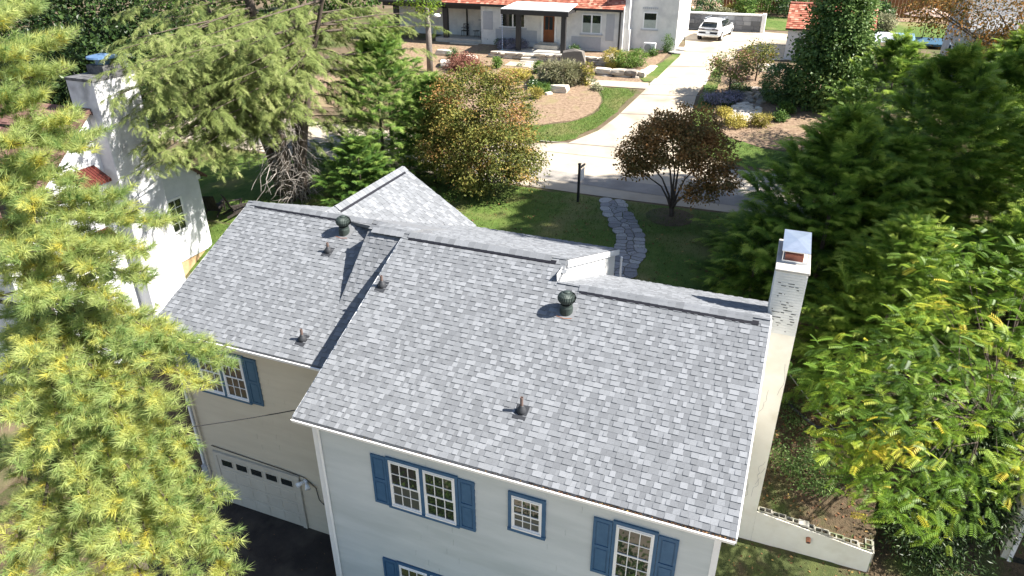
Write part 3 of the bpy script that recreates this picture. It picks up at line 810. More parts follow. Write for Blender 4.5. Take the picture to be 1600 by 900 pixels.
# ------------------------------------------------------------------ the white neighbour on the left
M['nwhite'] = mk('neighbour_white', (.60, .61, .635), (.68, .69, .71), scale=2, rough=.6, bump=.05)
M['nchim'] = mk('neighbour_chimney', (.56, .56, .58), (.66, .66, .67), scale=2.2, rough=.85, bump=.3, bscale=30, c3=(.36, .36, .37), s3=1.4)
M['soot'] = mk('soot', (.05, .05, .055), (.16, .16, .16), scale=4, rough=.9)
M['awning'] = mk('awning_red', (.075, .018, .014), (.11, .026, .02), scale=4, rough=.4)
M['brown_shingle'] = toned('brown_shingle', [(0, (.10, .05, .04)), (.5, (.17, .09, .075)), (1, (.26, .15, .125))], rough=.9, vary=.1, vscale=1, grain=.15)
M['tan'] = mk('tan_foundation', (.36, .24, .13), (.46, .32, .19), scale=3, rough=.9)
nh = thing('neighbour_house', (-28, 18, 3), 'white sided neighbour house with brown roof and a broad white chimney behind the pine', 'house')
NX, NYF, NYR, NYB, NE, NRZ = -23.55, 13.6, 18.0, 22.45, 7.4, 11.0
nw = MB().prism([(NX, NYF, 1), (NX, NYF, NE), (NX, NYR, NRZ), (NX, NYB, NE), (NX, NYB, 3.9), (NX, 20.2, 3.9), (NX, 20.2, 1)], (-9, 0, 0)).build('wall', 'nwhite', nh)
MB().box(NX - 9, NX - .06, 20.0, NYB - .06, 2.4, 3.9).build('foundation', 'tan', nh)
z = 3.95
while z < 10.6:
    ya = NYF if z < NE else NYR - (NRZ - z) / (NRZ - NE) * (NYR - NYF)
    yb = NYB if z < NE else NYR + (NRZ - z) / (NRZ - NE) * (NYB - NYR)
    MB().prism([(NX, ya + .03, z), (NX + .018, ya + .03, z), (NX + .004, ya + .03, z + .115)], (0, yb - ya - .06, 0)).build('siding_board', 'nwhite', nw)
    z += .115
nro = thing('roof', (-28, 18, 9), None, None); as_part(nro, nh)
dk = MB()
for s in (-1, 1):
    ye = NYR + s * 4.75; ze = NRZ - (NRZ - NE) / 4.42 * 4.75
    dk.prism([(NX + .25, NYR, NRZ + .1), (NX + .25, ye, ze + .1), (NX + .25, ye, ze), (NX + .25, NYR, NRZ)], (-9.3, 0, 0))
dk.build('deck', mk('brown_deck', (.1, .055, .045)), nro)
field_v, field_f, field_t = [], [], []; emit_tab.n = 0
ye = NYR - 4.75; ze = NRZ - (NRZ - NE) / 4.42 * 4.75
nL = math.hypot(4.75, NRZ - ze)
EXPO = .2
WID = [.2, .28, .33, .4]
shingle((NX - 9.05, ye, ze + .1), (1, 0, 0), (0, 4.75, NRZ - ze), 9.3, nL)
tag(link('shingle_field', mesh_np('shingle_field', np.concatenate(field_v), np.concatenate(field_f), np.concatenate(field_t)), 'brown_shingle', nro), kind='stuff')
B('rake_board', 'white', nh, (NX - .02, NX + .02, NYB - .1, NYB + .12, NE - .3, NE - .1))
nc = thing('chimney', (-23.4, 19, 2.5), None, None); as_part(nc, nh)
MB().prism([(-24.2, 18.1, 1.8), (-22.9, 18.1, 1.8), (-22.9, 20.0, 1.8), (-24.2, 20.0, 1.8)], (0, 0, 10.3)).build('shaft', 'nchim', nc, bevel=.02)
B('crown', 'soot', nc, (-24.22, -22.88, 18.08, 20.02, 12.1, 12.2))
B('flue', 'soot', nc, (-24.0, -23.2, 18.9, 19.7, 12.2, 12.5))
MB().lathe((-23.6, 19.3, 12.5), [(.25, 0), (.25, .22), (.52, .22), (.5, .28), (.1, .36)], 20).build('rain_cap', mk('blue_metal', (.12, .22, .38), (.2, .32, .5), rough=.4, metal=.5), nc)
MB().lathe((-23.3, 20.0, 12.3), [(.10, 0), (.10, .35), (.2, .35), (.2, .41), (.08, .47)], 16).build('flue_pipe', 'galv', nc)
def awning(y0, y1, z, out=.75, drop=.42):
    a = thing('awning', (NX, (y0 + y1) / 2, z), None, None); as_part(a, nh)
    n_ = int((y1 - y0) / .12)
    for k in range(n_):
        w = (y1 - y0) / n_; ya = y0 + k * w
        m = MB().prism([(NX + .02, ya + .01, z), (NX + out, ya + .01, z - drop), (NX + out, ya + .01, z - drop - .1), (NX + out - .02, ya + .01, z - drop - .1), (NX + out - .02, ya + .01, z - drop - .03), (NX + .02, ya + .01, z - .03)], (0, w - .025, 0))
        m.build('slat', 'awning', a)
awning(16.5, 17.75, 9.15); awning(15.6, 17.6, 6.75); awning(14.0, 15.2, 6.75)
def side_window(parent, x, y0, y1, z0, z1, sg=1, mat='white', frame='white', div=(2, 4)):
    w = thing('window', (x, (y0 + y1) / 2, z0), None, None); as_part(w, parent)
    f = .09
    B('frame', frame, w, (x, x + .05, y0, y1, z1 - f, z1), (x, x + .07, y0, y1, z0, z0 + f), (x, x + .05, y0, y0 + f, z0 + f, z1 - f), (x, x + .05, y1 - f, y1, z0 + f, z1 - f))
    B('pane', 'glass', w, (x + .008, x + .026, y0 + f, y1 - f, z0 + f, z1 - f))
    for k in range(1, div[1]):
        zz = z0 + f + (z1 - z0 - 2 * f) * k / div[1]
        B('muntin', frame, w, (x + .028, x + .04, y0 + f, y1 - f, zz - .015, zz + .015))
    for k in range(1, div[0]):
        yy = y0 + f + (y1 - y0 - 2 * f) * k / div[0]
        B('muntin', frame, w, (x + .027, x + .038, yy - .015, yy + .015, z0 + f, z1 - f))
side_window(nh, NX + .01, 20.45, 21.3, 5.25, 6.75)
side_window(nh, NX + .01, 16.6, 17.6, 7.3, 8.6)
side_window(nh, NX + .01, 15.8, 17.3, 4.6, 6.2)

# ------------------------------------------------------------------ the white far house across the road
M['fwhite'] = mk('painted_brick', (.66, .655, .64), (.76, .755, .74), scale=1.6, rough=.85, bump=.15, bscale=30, c3=(.58, .58, .58), s3=1.3)
M['fgrey'] = mk('grey_shutter', (.42, .43, .46), (.47, .48, .51), scale=4, rough=.6)
M['tile'] = toned('clay_tile', [(0, (.24, .075, .045)), (.4, (.38, .13, .085)), (.75, (.5, .2, .13)), (1, (.58, .32, .23))], rough=.85, vary=.12, vscale=1.5, grain=.15)
M['charcoal'] = mk('charcoal_paint', (.035, .034, .035), rough=.5)
M['wood_door'] = mk('wood_door', (.16, .05, .02), (.22, .075, .03), scale=6, rough=.4, stretch=(1, 1, .2))
M['sheet_white'] = mk('sheet_metal_white', (.78, .78, .76), (.84, .84, .82), scale=3, rough=.4)
M['iron'] = mk('black_iron', (.02, .02, .022), rough=.4)
fh = thing('far_house', (-18, 60, 8), 'white painted brick house with red tile roof and canopied front door across the road', 'house')
FY = 56.3
FB = 7.4
MB().prism([(-24.8, FY, FB), (-24.8, FY, 11.2), (-24.8, FY + 4, 13.6), (-24.8, FY + 8, 11.2), (-24.8, FY + 8, FB)], (11.9, 0, 0)).build('wall', 'fwhite', fh)
MB().box(-34, -24.85, FY + 2.0, FY + 8, FB, 11.2).build('wall', 'fwhite', fh)
MB().prism([(-12.55, FY + 1.2, FB), (-9.0, FY + 1.2, FB), (-9.0, FY + 1.2, 13.2), (-10.8, FY + 1.2, 15.3), (-12.55, FY + 1.2, 13.2)], (0, 6, 0)).build('wall', 'fwhite', fh)
MB().prism([(-12.9, FY + .3, FB), (-12.55, FY + .3, FB), (-12.55, FY + .3, 13.5), (-12.9, FY + .3, 12.0)], (0, 4, 0)).build('wall', 'fwhite', fh)
# clay tiles in courses
frf = thing('roof', (-18, 58, 12), None, None); as_part(frf, fh)
MB().prism([(-34.2, FY - .3, 11.05), (-34.2, FY + 4, 13.6), (-34.2, FY + 8.3, 11.05), (-34.2, FY + 8.3, 11.0), (-34.2, FY + 4, 13.5), (-34.2, FY - .3, 10.98)], (21.3, 0, 0)).build('deck', 'charcoal', frf)
field_v, field_f, field_t = [], [], []; emit_tab.n = 0
EXPO = .22; WID = [.2, .24, .26, .3]
def tab_geo(w, raised):
    t = .04 if raised else .03
    l = EXPO * 1.12
    V = [(0, 0, t), (w, 0, t), (w, l, .004), (0, l, .004), (0, 0, 0), (w, 0, 0)]
    return np.array(V, float), [(0, 1, 2), (0, 2, 3), (4, 5, 1), (4, 1, 0), (4, 0, 3), (5, 2, 1)]
shingle((-28.3, FY - .3, 11.06), (1, 0, 0), (0, 4.3, 2.55), 15.4, 3.2)
tag(link('tile_field', mesh_np('tile_field', np.concatenate(field_v), np.concatenate(field_f), np.concatenate(field_t)), 'tile', frf), kind='stuff')
B('fascia', 'charcoal', fh, (-34.2, -12.9, FY - .36, FY - .3, 10.9, 11.06))
B('downspout', 'charcoal', fh, (-13.22, -13.1, FY - .12, FY - .02, FB, 10.9))
def fwin(x0, x1, z0, z1, y, frame='white', n=2, sill=True, dark=True):
    w = thing('window', ((x0 + x1) / 2, y, z0), None, None); as_part(w, fh)
    f = .09
    B('frame', frame, w, (x0, x1, y - .06, y, z1 - f, z1), (x0, x1, y - .06, y, z0, z0 + f), (x0, x0 + f, y - .06, y, z0 + f, z1 - f), (x1 - f, x1, y - .06, y, z0 + f, z1 - f))
    for k in range(1, n):
        xm = x0 + (x1 - x0) * k / n; B('mullion', frame, w, (xm - .06, xm + .06, y - .06, y, z0 + f, z1 - f))
    B('pane', 'glass', w, (x0 + f, x1 - f, y - .03, y - .01, z0 + f, z1 - f))
    zc = z0 + (z1 - z0) * .55
    B('curtain', M['curtain'], w, (x0 + f, x1 - f, y - .035, y - .031, z0 + f, zc)) if not dark else None
    if sill: B('sill', 'fgrey', w, (x0 - .12, x1 + .12, y - .12, y, z0 - .1, z0 - .001))
    return w
M['curtain'] = mk('pale_curtain', (.34, .38, .35), (.42, .46, .43), scale=6, rough=.8)
fwin(-23.05, -20.9, 9.35, 10.6, FY)
fwin(-16.2, -14.6, 9.2, 10.65, FY, dark=False)
fwin(-25.75, -24.95, 9.6, 11.0, FY + 2.0)
fwin(-11.65, -10.55, 9.6, 10.85, FY + 1.2, n=1, dark=False)
for k in range(8): B('brick_header', 'fgrey', fh, (-11.75 + k * .155, -11.64 + k * .155, FY + 1.17, FY + 1.2, 11.05, 11.17))
B('shutter_patch', 'fgrey', fh, (-14.25, -13.6, FY - .03, FY, 8.75, 10.7)); B('shutter_patch', 'fgrey', fh, (-17.0, -14.6, FY - .03, FY, 8.05, 8.95)); B('shutter_patch', 'fgrey', fh, (-24.6, -23.75, FY - .03, FY, 9.1, 10.5)); B('shutter_patch', 'fgrey', fh, (-23.5, -19.9, FY - .03, FY, 8.3, 9.2))
B('chimney_breast', 'fwhite', fh, (-13.0, -12.45, FY + .35, FY + 1.15, FB, 9.6))
dr = thing('front_door', (-18.9, FY, 8.4), None, None); as_part(dr, fh)
B('leaf', 'wood_door', dr, (-19.35, -18.42, FY - .05, FY, 8.4, 10.45))
B('pane', 'glass', dr, (-19.2, -18.57, FY - .07, FY - .05, 9.35, 10.3)); B('muntin', 'wood_door', dr, (-18.91, -18.86, FY - .085, FY - .07, 9.35, 10.3))
B('frame', 'white', dr, (-19.52, -19.36, FY - .08, FY, 8.4, 10.6), (-18.41, -18.25, FY - .08, FY, 8.4, 10.6), (-19.36, -18.41, FY - .08, FY, 10.46, 10.6))
B('door_step', 'concrete', fh, (-19.9, -17.9, FY - .8, FY, 7.95, 8.25), (-19.6, -18.2, FY - .45, FY, 8.25, 8.39))
# canopy over the door
cn = thing('canopy', (-19.5, 55, 8), None, None); as_part(cn, fh)
MB().prism([(-21.6, FY, 11.3), (-16.6, FY, 11.3), (-16.7, FY - 2.1, 10.95), (-22.2, FY - 2.1, 10.95)], (0, 0, .06)).build('canopy_roof', 'sheet_white', cn)
B('beam', 'charcoal', cn, (-22.2, -16.7, FY - 2.1, FY - 1.9, 10.6, 10.94), (-22.2, -22.05, FY - 1.9, FY, 10.75, 10.94), (-16.85, -16.7, FY - 1.9, FY, 10.75, 10.94))
for x in (-20.95, -17.25): B('canopy_post', 'charcoal', cn, (x, x + .36, FY - 2.05, FY - 1.75, 7.6, 10.6))
m = MB()
for k in range(22): m.lathe((-22.1, FY - 2.0, 7.75 + k * .13), [(.02, 0), (.06, .05), (.03, .1)], 8)
m.build('rain_chain', 'galv', cn)
# side porch
pr = thing('porch', (-27, 57, 8), None, None); as_part(pr, fh)
B('porch_floor', 'concrete', pr, (-29.0, -24.8, FY - .1, FY + 2.0, 7.7, 8.25)); B('porch_step', 'concrete', pr, (-27.5, -24.9, FY - .5, FY - .1, 7.5, 8.0))
for x in (-28.3, -33): B('porch_post', 'charcoal', pr, (x, x + .4, FY, FY + .35, 8.25, 10.7))
B('porch_beam', 'charcoal', pr, (-34, -24.8, FY, FY + .3, 10.6, 11.0)); B('downpipe', 'charcoal', pr, (-27.0, -26.9, FY + 1.85, FY + 1.98, 8.25, 10.9))
# patio under the canopy and its garden walls of laid stones
M['stone'] = toned('field_stone', [(0, (.16, .145, .13)), (.4, (.34, .30, .26)), (.7, (.52, .46, .38)), (1, (.68, .62, .53))], rough=.9, vary=.12, vscale=3, grain=.18)
def stone_mesh(sx, sy, sz, seed, tone):
    r = random.Random(seed)
    bm = bmesh.new(); bmesh.ops.create_cube(bm, size=1.0)
    bmesh.ops.subdivide_edges(bm, edges=bm.edges[:], cuts=1, use_grid_fill=True)
    for v in bm.verts:
        q = v.co.normalized() * .62
        v.co = v.co.lerp(q, .45) + Vector((r.uniform(-.07, .07), r.uniform(-.07, .07), r.uniform(-.07, .07)))
        v.co = Vector((v.co.x * sx, v.co.y * sy, v.co.z * sz))
    bmesh.ops.triangulate(bm, faces=bm.faces[:])
    me = bpy.data.meshes.new('stone'); bm.to_mesh(me); bm.free()
    a = me.attributes.new('tone', 'FLOAT', 'POINT'); a.data.foreach_set('value', [tone] * len(me.vertices))
    me.materials.append(M['stone'])
    return me
def put_stone(name, parent, loc, size, tone, rz=0.0):
    o = link(name, stone_mesh(*size, random.random(), tone), 'stone', parent)
    o.location = loc; o.rotation_euler = (random.uniform(-.06, .06), random.uniform(-.06, .06), rz)
    return o
def stone_wall(label, a, b, z0, courses, ch_, depth=.5, lo=.45, name='stone_wall', lmin=.5, lmax=1.0):
    a, b = Vector((*a, 0)), Vector((*b, 0)); t = (b - a); L_ = t.length; t.normalize(); rz = math.atan2(t.y, t.x)
    w = thing(name, (a.x, a.y, z0), label, 'stone wall')
    for c in range(courses):
        s = -random.uniform(0, .3)
        while s < L_ - .1:
            l = random.uniform(lmin, lmax); l = min(l, L_ - s + .1)
            p = a + t * (s + l / 2); zz = z0 + (c + .5) * ch_
            put_stone('stone', w, (p.x, p.y, zz), (l * 1.02, depth * random.uniform(.9, 1.15), ch_ * random.uniform(1.0, 1.15)), random.uniform(lo, .95), rz)
            s += l
    return w
sheet('patio', [(-22.3, 53.4), (-16.0, 53.3), (-16, 56.25), (-22.3, 56.25)], 'concrete', 0.0, .8, hf=lambda x, y: 7.92)
stone_wall('dry stacked stone planter wall left of the patio steps', (-22.6, 53.2), (-19.9, 53.1), 7.3, 3, .22)
stone_wall('dry stacked stone wall right of the patio steps behind the standing slab', (-18.6, 53.0), (-13.3, 53.0), 7.25, 4, .2, lo=.3)
stone_wall('sunlit stone wall running back from the patio corner', (-13.2, 53.1), (-13.0, 55.6), 7.4, 3, .22, lo=.75)
stone_wall('low row of big rough stones beside the front walk', (-13.2, 50.9), (-10.3, 50.9), 7.0, 2, .34, .7, lo=.2, lmin=.9, lmax=1.4)
stone_wall('sunlit stone edging stepping up beside the grass strip', (-10.1, 51.0), (-9.7, 54.0), 7.05, 2, .28, .6, lo=.75)
st = thing('stone_steps', (-19.2, 53, 7.3), 'three broad pale stone steps up to the canopied patio', 'steps')
for k in range(3): o = link('step', stone_mesh(1.5, .5, .2, k, .8), 'stone', st); o.location = (-19.2, 52.6 + k * .35, 7.4 + k * .2)
sl_ = tag(link('standing_slab', stone_mesh(1.75, .35, 1.5, 3, .15), 'stone'), 'upright dark grey stone slab standing before the stacked stone wall', 'stone slab')
sl_.location = (-15.5, 51.9, 7.85)
for i, (u, v, s, lab) in enumerate(((695, 85, .75, 'pale boulder on mulch nearest the porch, left of the small bush'), (735, 93, .6, 'pale boulder beside the red brown dwarf shrub'), (697, 103, .75, 'pale boulder on mulch below its twin, nearest the bare trunk'), (874, 142, .8, 'large pale flat boulder at the edge of the grass bed'), (857, 148, .3, 'small pale stone next to the flat bed boulder'))):
    p = spot(u, v)
    o = tag(put_stone('boulder', None, p + Vector((0, 0, s * .15)), (s * 1.7, s * 1.1, s * .7), .95, i), lab, 'boulder', 'boulders in the mulch bed')
# grey stone wall behind the car
gwl = thing('grey_wall', (-6.5, 65.4, 8.6), 'grey ashlar retaining wall with pale coping behind the white car', 'wall')
M['ashlar'] = toned('ashlar', [(0, (.13, .135, .14)), (.5, (.2, .205, .215)), (1, (.3, .305, .31))], rough=.9, vary=.1, vscale=2, grain=.15)
MB().box(-13, -3.35, 65.6, 66.2, 8.4, 10.0).build('core', 'concrete', gwl)
for r in range(4):
    x = -13 - (r % 2) * .3
    while x < -3.4:
        l = random.uniform(.5, .9); a = max(x, -13); b = min(x + l - .02, -3.4)
        if b - a > .1:
            o = MB().box(a, b, 65.52 - random.random() * .03, 65.62, 8.5 + r * .36, 8.5 + r * .36 + .345).build('stone', 'ashlar', gwl)
            at = o.data.attributes.new('tone', 'FLOAT', 'POINT'); tv = random.random(); at.data.foreach_set('value', [tv] * 8)
        x += l
B('coping', 'sheet_white', gwl, (-13, -3.3, 65.45, 66.2, 10.0, 10.1)); B('end_pier', 'sheet_white', gwl, (-3.35, -3.05, 65.4, 66.3, 8.5, 10.15))

# red tiled shed on the right
sh = thing('shed', (2, 58, 8), 'white garden building with red clay tile roof half hidden by the tall ivy tree', 'shed')
MB().prism([(-1.0, 57.1, 7.6), (-1.0, 57.1, 10.3), (-1.0, 59.2, 11.6), (-1.0, 61.3, 10.3), (-1.0, 61.3, 7.6)], (5.4, 0, 0)).build('wall', 'nwhite', sh)
srf = thing('roof', (2, 58, 10), None, None); as_part(srf, sh)
MB().prism([(-1.2, 56.9, 10.2), (-1.2, 59.2, 11.68), (-1.2, 61.5, 10.2), (-1.2, 61.5, 10.1), (-1.2, 59.2, 11.58), (-1.2, 56.9, 10.1)], (5.9, 0, 0)).build('deck', 'charcoal', srf)
field_v, field_f, field_t = [], [], []; emit_tab.n = 0
shingle((-1.2, 56.9, 10.21), (1, 0, 0), (0, 2.3, 1.48), 5.9, 2.73)
tag(link('tile_field', mesh_np('tile_field', np.concatenate(field_v), np.concatenate(field_f), np.concatenate(field_t)), 'tile', srf), kind='stuff')
for k in range(18): MB().tube([(-1.2 + k * .33, 59.2, 11.70), (-.88 + k * .33, 59.2, 11.70)], [.1, .085], 8).build('ridge_tile', mk('ridge_tile%d' % k, (.36 + .02 * (k % 3), .14, .1)) if k < 3 else bpy.data.materials['ridge_tile%d' % (k % 3)], srf)

# grey house top right
gh = thing('grey_house', (14, 52, 8), 'grey sided house with pale shingled roof behind the orange leaved tree', 'house')
M['gsiding'] = mk('grey_siding', (.30, .31, .33), (.36, .37, .39), scale=2, rough=.7)
M['pale_roof'] = mk('pale_roof', (.19, .195, .205), (.29, .295, .305), scale=14, rough=.9, bump=.3, bscale=60, stretch=(1, 3, 1))
gA, gB_ = on_y(1462, 165, 50.5), on_y(1600, 160, 50.5)
gx0 = 9.3
MB().prism([(gx0, 50.5, 7), (gx0 + 12, 50.5, 7), (gx0 + 12, 50.5, 11.6), (gx0, 50.5, 11.6)], (0, 9, 0)).build('wall', 'gsiding', gh)
MB().prism([(gx0, 52.0, 11.6), (gx0, 55, 14.8), (gx0, 58.5, 11.6)], (.2, 0, 0)).build('gable_wall', 'gsiding', gh)
MB().prism([(gx0 - .25, 50.1, 11.5), (gx0 - .25, 52.6, 12.3), (gx0 - .25, 52.6, 12.15), (gx0 - .25, 50.1, 11.35)], (12.5, 0, 0)).build('porch_roof', 'pale_roof', gh)
MB().prism([(gx0 - .25, 51.8, 11.9), (gx0 - .25, 55, 15.2), (gx0 - .25, 58.7, 11.5), (gx0 - .25, 58.7, 11.35), (gx0 - .25, 55, 15.05), (gx0 - .25, 51.8, 11.75)], (12.5, 0, 0)).build('roof', 'pale_roof', gh)
B('gutter', 'white', gh, (gx0 - .25, gx0 + 12.2, 49.98, 50.1, 11.3, 11.48))
MB().tube([(gx0 + 1.6, 50.05, 11.3), (gx0 + 1.2, 50.3, 9.4)], .06, 8).build('downspout', 'white', gh)
B('brick_panel', 'brick_red', gh, (gx0 + .4, gx0 + 3.2, 50.44, 50.5, 7.2, 10.6))
for k in range(3):
    z0 = 8.4 + (k % 2) * 2.6; y0 = 52.3 + k * 1.6
    w = thing('window', (gx0, y0, z0), None, None); as_part(w, gh)
    B('frame', 'white', w, (gx0 - .05, gx0, y0, y0 + 1.0, z0, z0 + 1.5)); B('pane', 'glass', w, (gx0 - .06, gx0 - .051, y0 + .1, y0 + .9, z0 + .1, z0 + 1.4))

# corner of a cream building bottom right
ob = thing('outbuilding', (7, 13, 2), 'corner of a small cream building with a dark window at the right edge', 'building')
oq = spot(1562, 873); ox, oy = oq.x, oq.y; oz = oq.z
MB().box(ox, ox + 4, oy, oy + 5, oz - 1, oz + 3.4).build('wall', mk('cream_wall', (.60, .57, .48), (.66, .63, .54), rough=.8), ob)
w = thing('window', (ox + .6, oy, oz), None, None); as_part(w, ob)
B('frame', 'white', w, (ox + .16, ox + 1.2, oy - .05, oy, oz + 1.3, oz + 1.42), (ox + .16, ox + 1.2, oy - .05, oy, oz - .1, oz), (ox + .16, ox + .26, oy - .05, oy, oz, oz + 1.3), (ox + 1.1, ox + 1.2, oy - .05, oy, oz, oz + 1.3))
B('pane', 'glass', w, (ox + .26, ox + 1.1, oy - .03, oy - .005, oz, oz + 1.3))
bk = tag(MB().lathe(spot(1182, 925) + Vector((0, 0, .02)), [(.16, 0), (.19, .34), (.2, .36), (.19, .38), (.05, .4)], 20).build('bucket', 'white', None, smooth=False), 'white lidded bucket on the grass below the retaining wall', 'bucket')

# ------------------------------------------------------------------ the white car, seen from behind
M['car_paint'] = mk('car_paint', (.80, .80, .80), (.83, .83, .83), scale=2, rough=.18, spec=.6)
M['tail'] = mk('tail_lamp', (.05, .012, .012), (.08, .015, .015), rough=.15, spec=.7)
M['tyre'] = mk('tyre', (.02, .02, .02), rough=.85)
M['plate'] = mk('plate', (.62, .66, .7), rough=.5)
def make_car(loc, rz):
    c = thing('parked_car', loc, 'white compact crossover car parked in front of the grey wall', 'car', rz=rz)
    # stations along the length (y, 0 = rear): half width, sill, belt, roof half width, roof height
    ST = [(0.0, .74, .42, .86, .70, .88), (.10, .88, .30, 1.00, .72, 1.04), (.5, .93, .26, 1.06, .66, 1.42), (1.0, .945, .24, 1.06, .64, 1.585), (2.2, .945, .24, 1.03, .66, 1.61), (3.0, .945, .24, 1.0, .64, 1.42), (3.6, .94, .24, .98, .74, 1.02), (4.4, .91, .26, .90, .70, .93), (4.62, .80, .36, .78, .60, .80)]
    V, F = [], []
    for (y, hw, zs, zb, rw_, zr_) in ST:
        ring = [(-hw * .92, zs), (-hw, zs + .18), (-hw, (zs + zb) / 2), (-hw * .965, zb), (-rw_ * 1.0, zr_ - .04), (-rw_ * .8, zr_), (0, zr_ + .015)]
        ring = ring + [(-x, z) for x, z in ring[-2::-1]]
        V += [(x, y, z) for x, z in ring]
    k = 13
    for i in range(len(ST) - 1):
        for j in range(k - 1): F.append((i * k + j, i * k + j + 1, (i + 1) * k + j + 1, (i + 1) * k + j))
        F.append((i * k + k - 1, i * k, (i + 1) * k, (i + 1) * k + k - 1))
    F.append(tuple(range(k))); F.append(tuple(range((len(ST) - 1) * k, len(ST) * k)))
    body = MB().add(V, F).build('body', 'car_paint', c, smooth=True, local=True)
    sb = body.modifiers.new('sub', 'SUBSURF'); sb.levels = sb.render_levels = 2
    MB().add([(-.62, .115, 1.065), (.62, .115, 1.065), (.56, .47, 1.415), (-.56, .47, 1.415)], [(0, 1, 2, 3)]).prism([(-.62, .1, 1.07), (.62, .1, 1.07), (.56, .46, 1.42), (-.56, .46, 1.42)], (0, -.02, .02)).build('rear_window', 'glass', c, local=True)
    for s in (-1, 1):
        MB().prism([(s * .945, .75, 1.1), (s * .945, 3.2, 1.05), (s * .72, 2.75, 1.48), (s * .69, 1.1, 1.53)], (s * .012, 0, .006)).build('side_window', 'glass', c, local=True)
        MB().prism([(s * .945, 1.9, 1.06), (s * .945, 1.98, 1.06), (s * .70, 1.95, 1.53), (s * .70, 1.9, 1.53)], (s * .02, 0, .01)).build('pillar', 'black', c, local=True)
        MB().obox((s * 1.02, 3.0, 1.1), (.1, 0, 0), (0, .06, .0), (0, 0, .07)).build('mirror', 'car_paint', c, bevel=.03, local=True)
        MB().prism([(s * .30, .02, .86), (s * .82, .10, .86), (s * .82, .10, .96), (s * .30, .02, .96)], (0, -.03, 0)).build('tail_lamp', 'tail', c, local=True)
        MB().obox((s * .66, 2.0, 1.63), (.02, 0, 0), (0, .9, 0), (0, 0, .02)).build('roof_rail', 'galv', c, local=True)
        for y in (.78, 3.72):
            w = MB().tube([(s * .74, y, .36), (s * .955, y, .36)], .36, 22).build('wheel', 'tyre', c, bevel=.02, local=True)
            MB().tube([(s * .93, y, .36), (s * .962, y, .36)], .24, 14).build('rim', 'galv', w, local=True)
    MB().obox((0, -.015, .9), (.8, 0, 0), (0, .03, 0), (0, 0, .025)).build('light_bar', 'black', c, local=True)
    MB().obox((0, .0, .50), (.84, 0, 0), (0, .06, 0), (0, 0, .09)).build('bumper', 'galv', c, bevel=.03, local=True)
    MB().obox((0, .0, .66), (.76, 0, 0), (0, .05, 0), (0, 0, .06)).build('bumper_inset', 'black', c, local=True)
    MB().obox((0, -.055, .70), (.17, 0, 0), (0, .008, 0), (0, 0, .085)).build('number_plate', 'plate', c, local=True)
    MB().obox((0, .40, 1.57), (.55, 0, 0), (0, .12, -.02), (0, 0, .018)).build('spoiler', 'car_paint', c, bevel=.01, local=True)
    return c
cp_ = spot(1102, 66)
make_car((cp_.x + .1, cp_.y + .1, cp_.z + .04), R(-9))

# ------------------------------------------------------------------ smaller things
def frame_chair(name, p, rz, label, group):
    t = thing(name, p, label, 'chair', group, rz)
    for x in (-.24, .24):
        for y in (-.22, .22): MB().tube([(x, y, 0), (x, y, .44 if y < 0 else .98)], .022, 6).build('leg', 'iron', t, local=True)
    MB().obox((0, 0, .45), (.27, 0, 0), (0, .25, 0), (0, 0, .02)).build('seat', 'iron', t, local=True)
    for z in (.95, .62): MB().obox((0, .22, z), (.24, 0, 0), (0, .015, 0), (0, 0, .03)).build('back_rail', 'iron', t, local=True)
    for s in (-1, 1): MB().tube([(s * .22, .22, .64), (-s * .22, .22, .93)], .014, 6).build('back_cross', 'iron', t, local=True); MB().obox((s * .25, 0, .68), (.02, 0, 0), (0, .23, 0), (0, 0, .012)).build('armrest', 'iron', t, local=True)
    return t
frame_chair('porch_chair', (-26.95, FY + 1.5, 8.25), 0, 'black iron armchair standing alone on the porch', 'porch chairs')
frame_chair('porch_chair', (-25.1, FY + 1.2, 8.25), R(-70), 'black iron armchair turned sideways by the porch table', 'porch chairs')
pt = thing('porch_table', (-25.8, FY + 1.2, 8.25), 'small round black iron table between the porch chairs', 'table')
MB().lathe((0, 0, .5), [(.28, 0), (.28, .03)], 18).build('table_top', 'iron', pt, local=True)
for k in range(3): MB().tube([(.2 * math.cos(k * 2.1), .2 * math.sin(k * 2.1), 0), (.12 * math.cos(k * 2.1), .12 * math.sin(k * 2.1), .5)], .015, 6).build('leg', 'iron', pt, local=True)
M['dark_wood'] = mk('dark_wood', (.03, .025, .022), (.055, .045, .04), scale=8, rough=.7)
def adirondack(p, rz, label):
    t = thing('garden_chair', p, label, 'chair', 'garden chairs on the neighbour lawn', rz)
    for k in range(5): MB().obox((-.24 + k * .12, .36, .62), (.052, 0, 0), (0, .17, .42), (0, .012, -.005)).build('back_slat', 'dark_wood', t, local=True)
    for k in range(5): MB().obox((0, -.3 + k * .13, .36 - k * .03), (.28, 0, 0), (0, .055, -.012), (0, 0, .012)).build('seat_slat', 'dark_wood', t, local=True)
    for s in (-1, 1):
        MB().obox((s * .38, -.02, .58), (.07, 0, 0), (0, .4, 0), (0, 0, .012)).build('armrest', 'dark_wood', t, local=True)
        MB().obox((s * .34, -.34, .28), (.02, 0, 0), (0, .05, 0), (0, 0, .29)).build('leg', 'dark_wood', t, local=True)
        MB().obox((s * .31, .1, .2), (.018, 0, 0), (0, .5, -.15), (0, .02, .05)).build('rear_leg', 'dark_wood', t, local=True)
adirondack(spot(337, 333), R(200), 'dark wooden garden chair on the lawn, the left one of the pair')
adirondack(spot(372, 335), R(150), 'dark wooden garden chair by the bare branches, the right one of the pair')
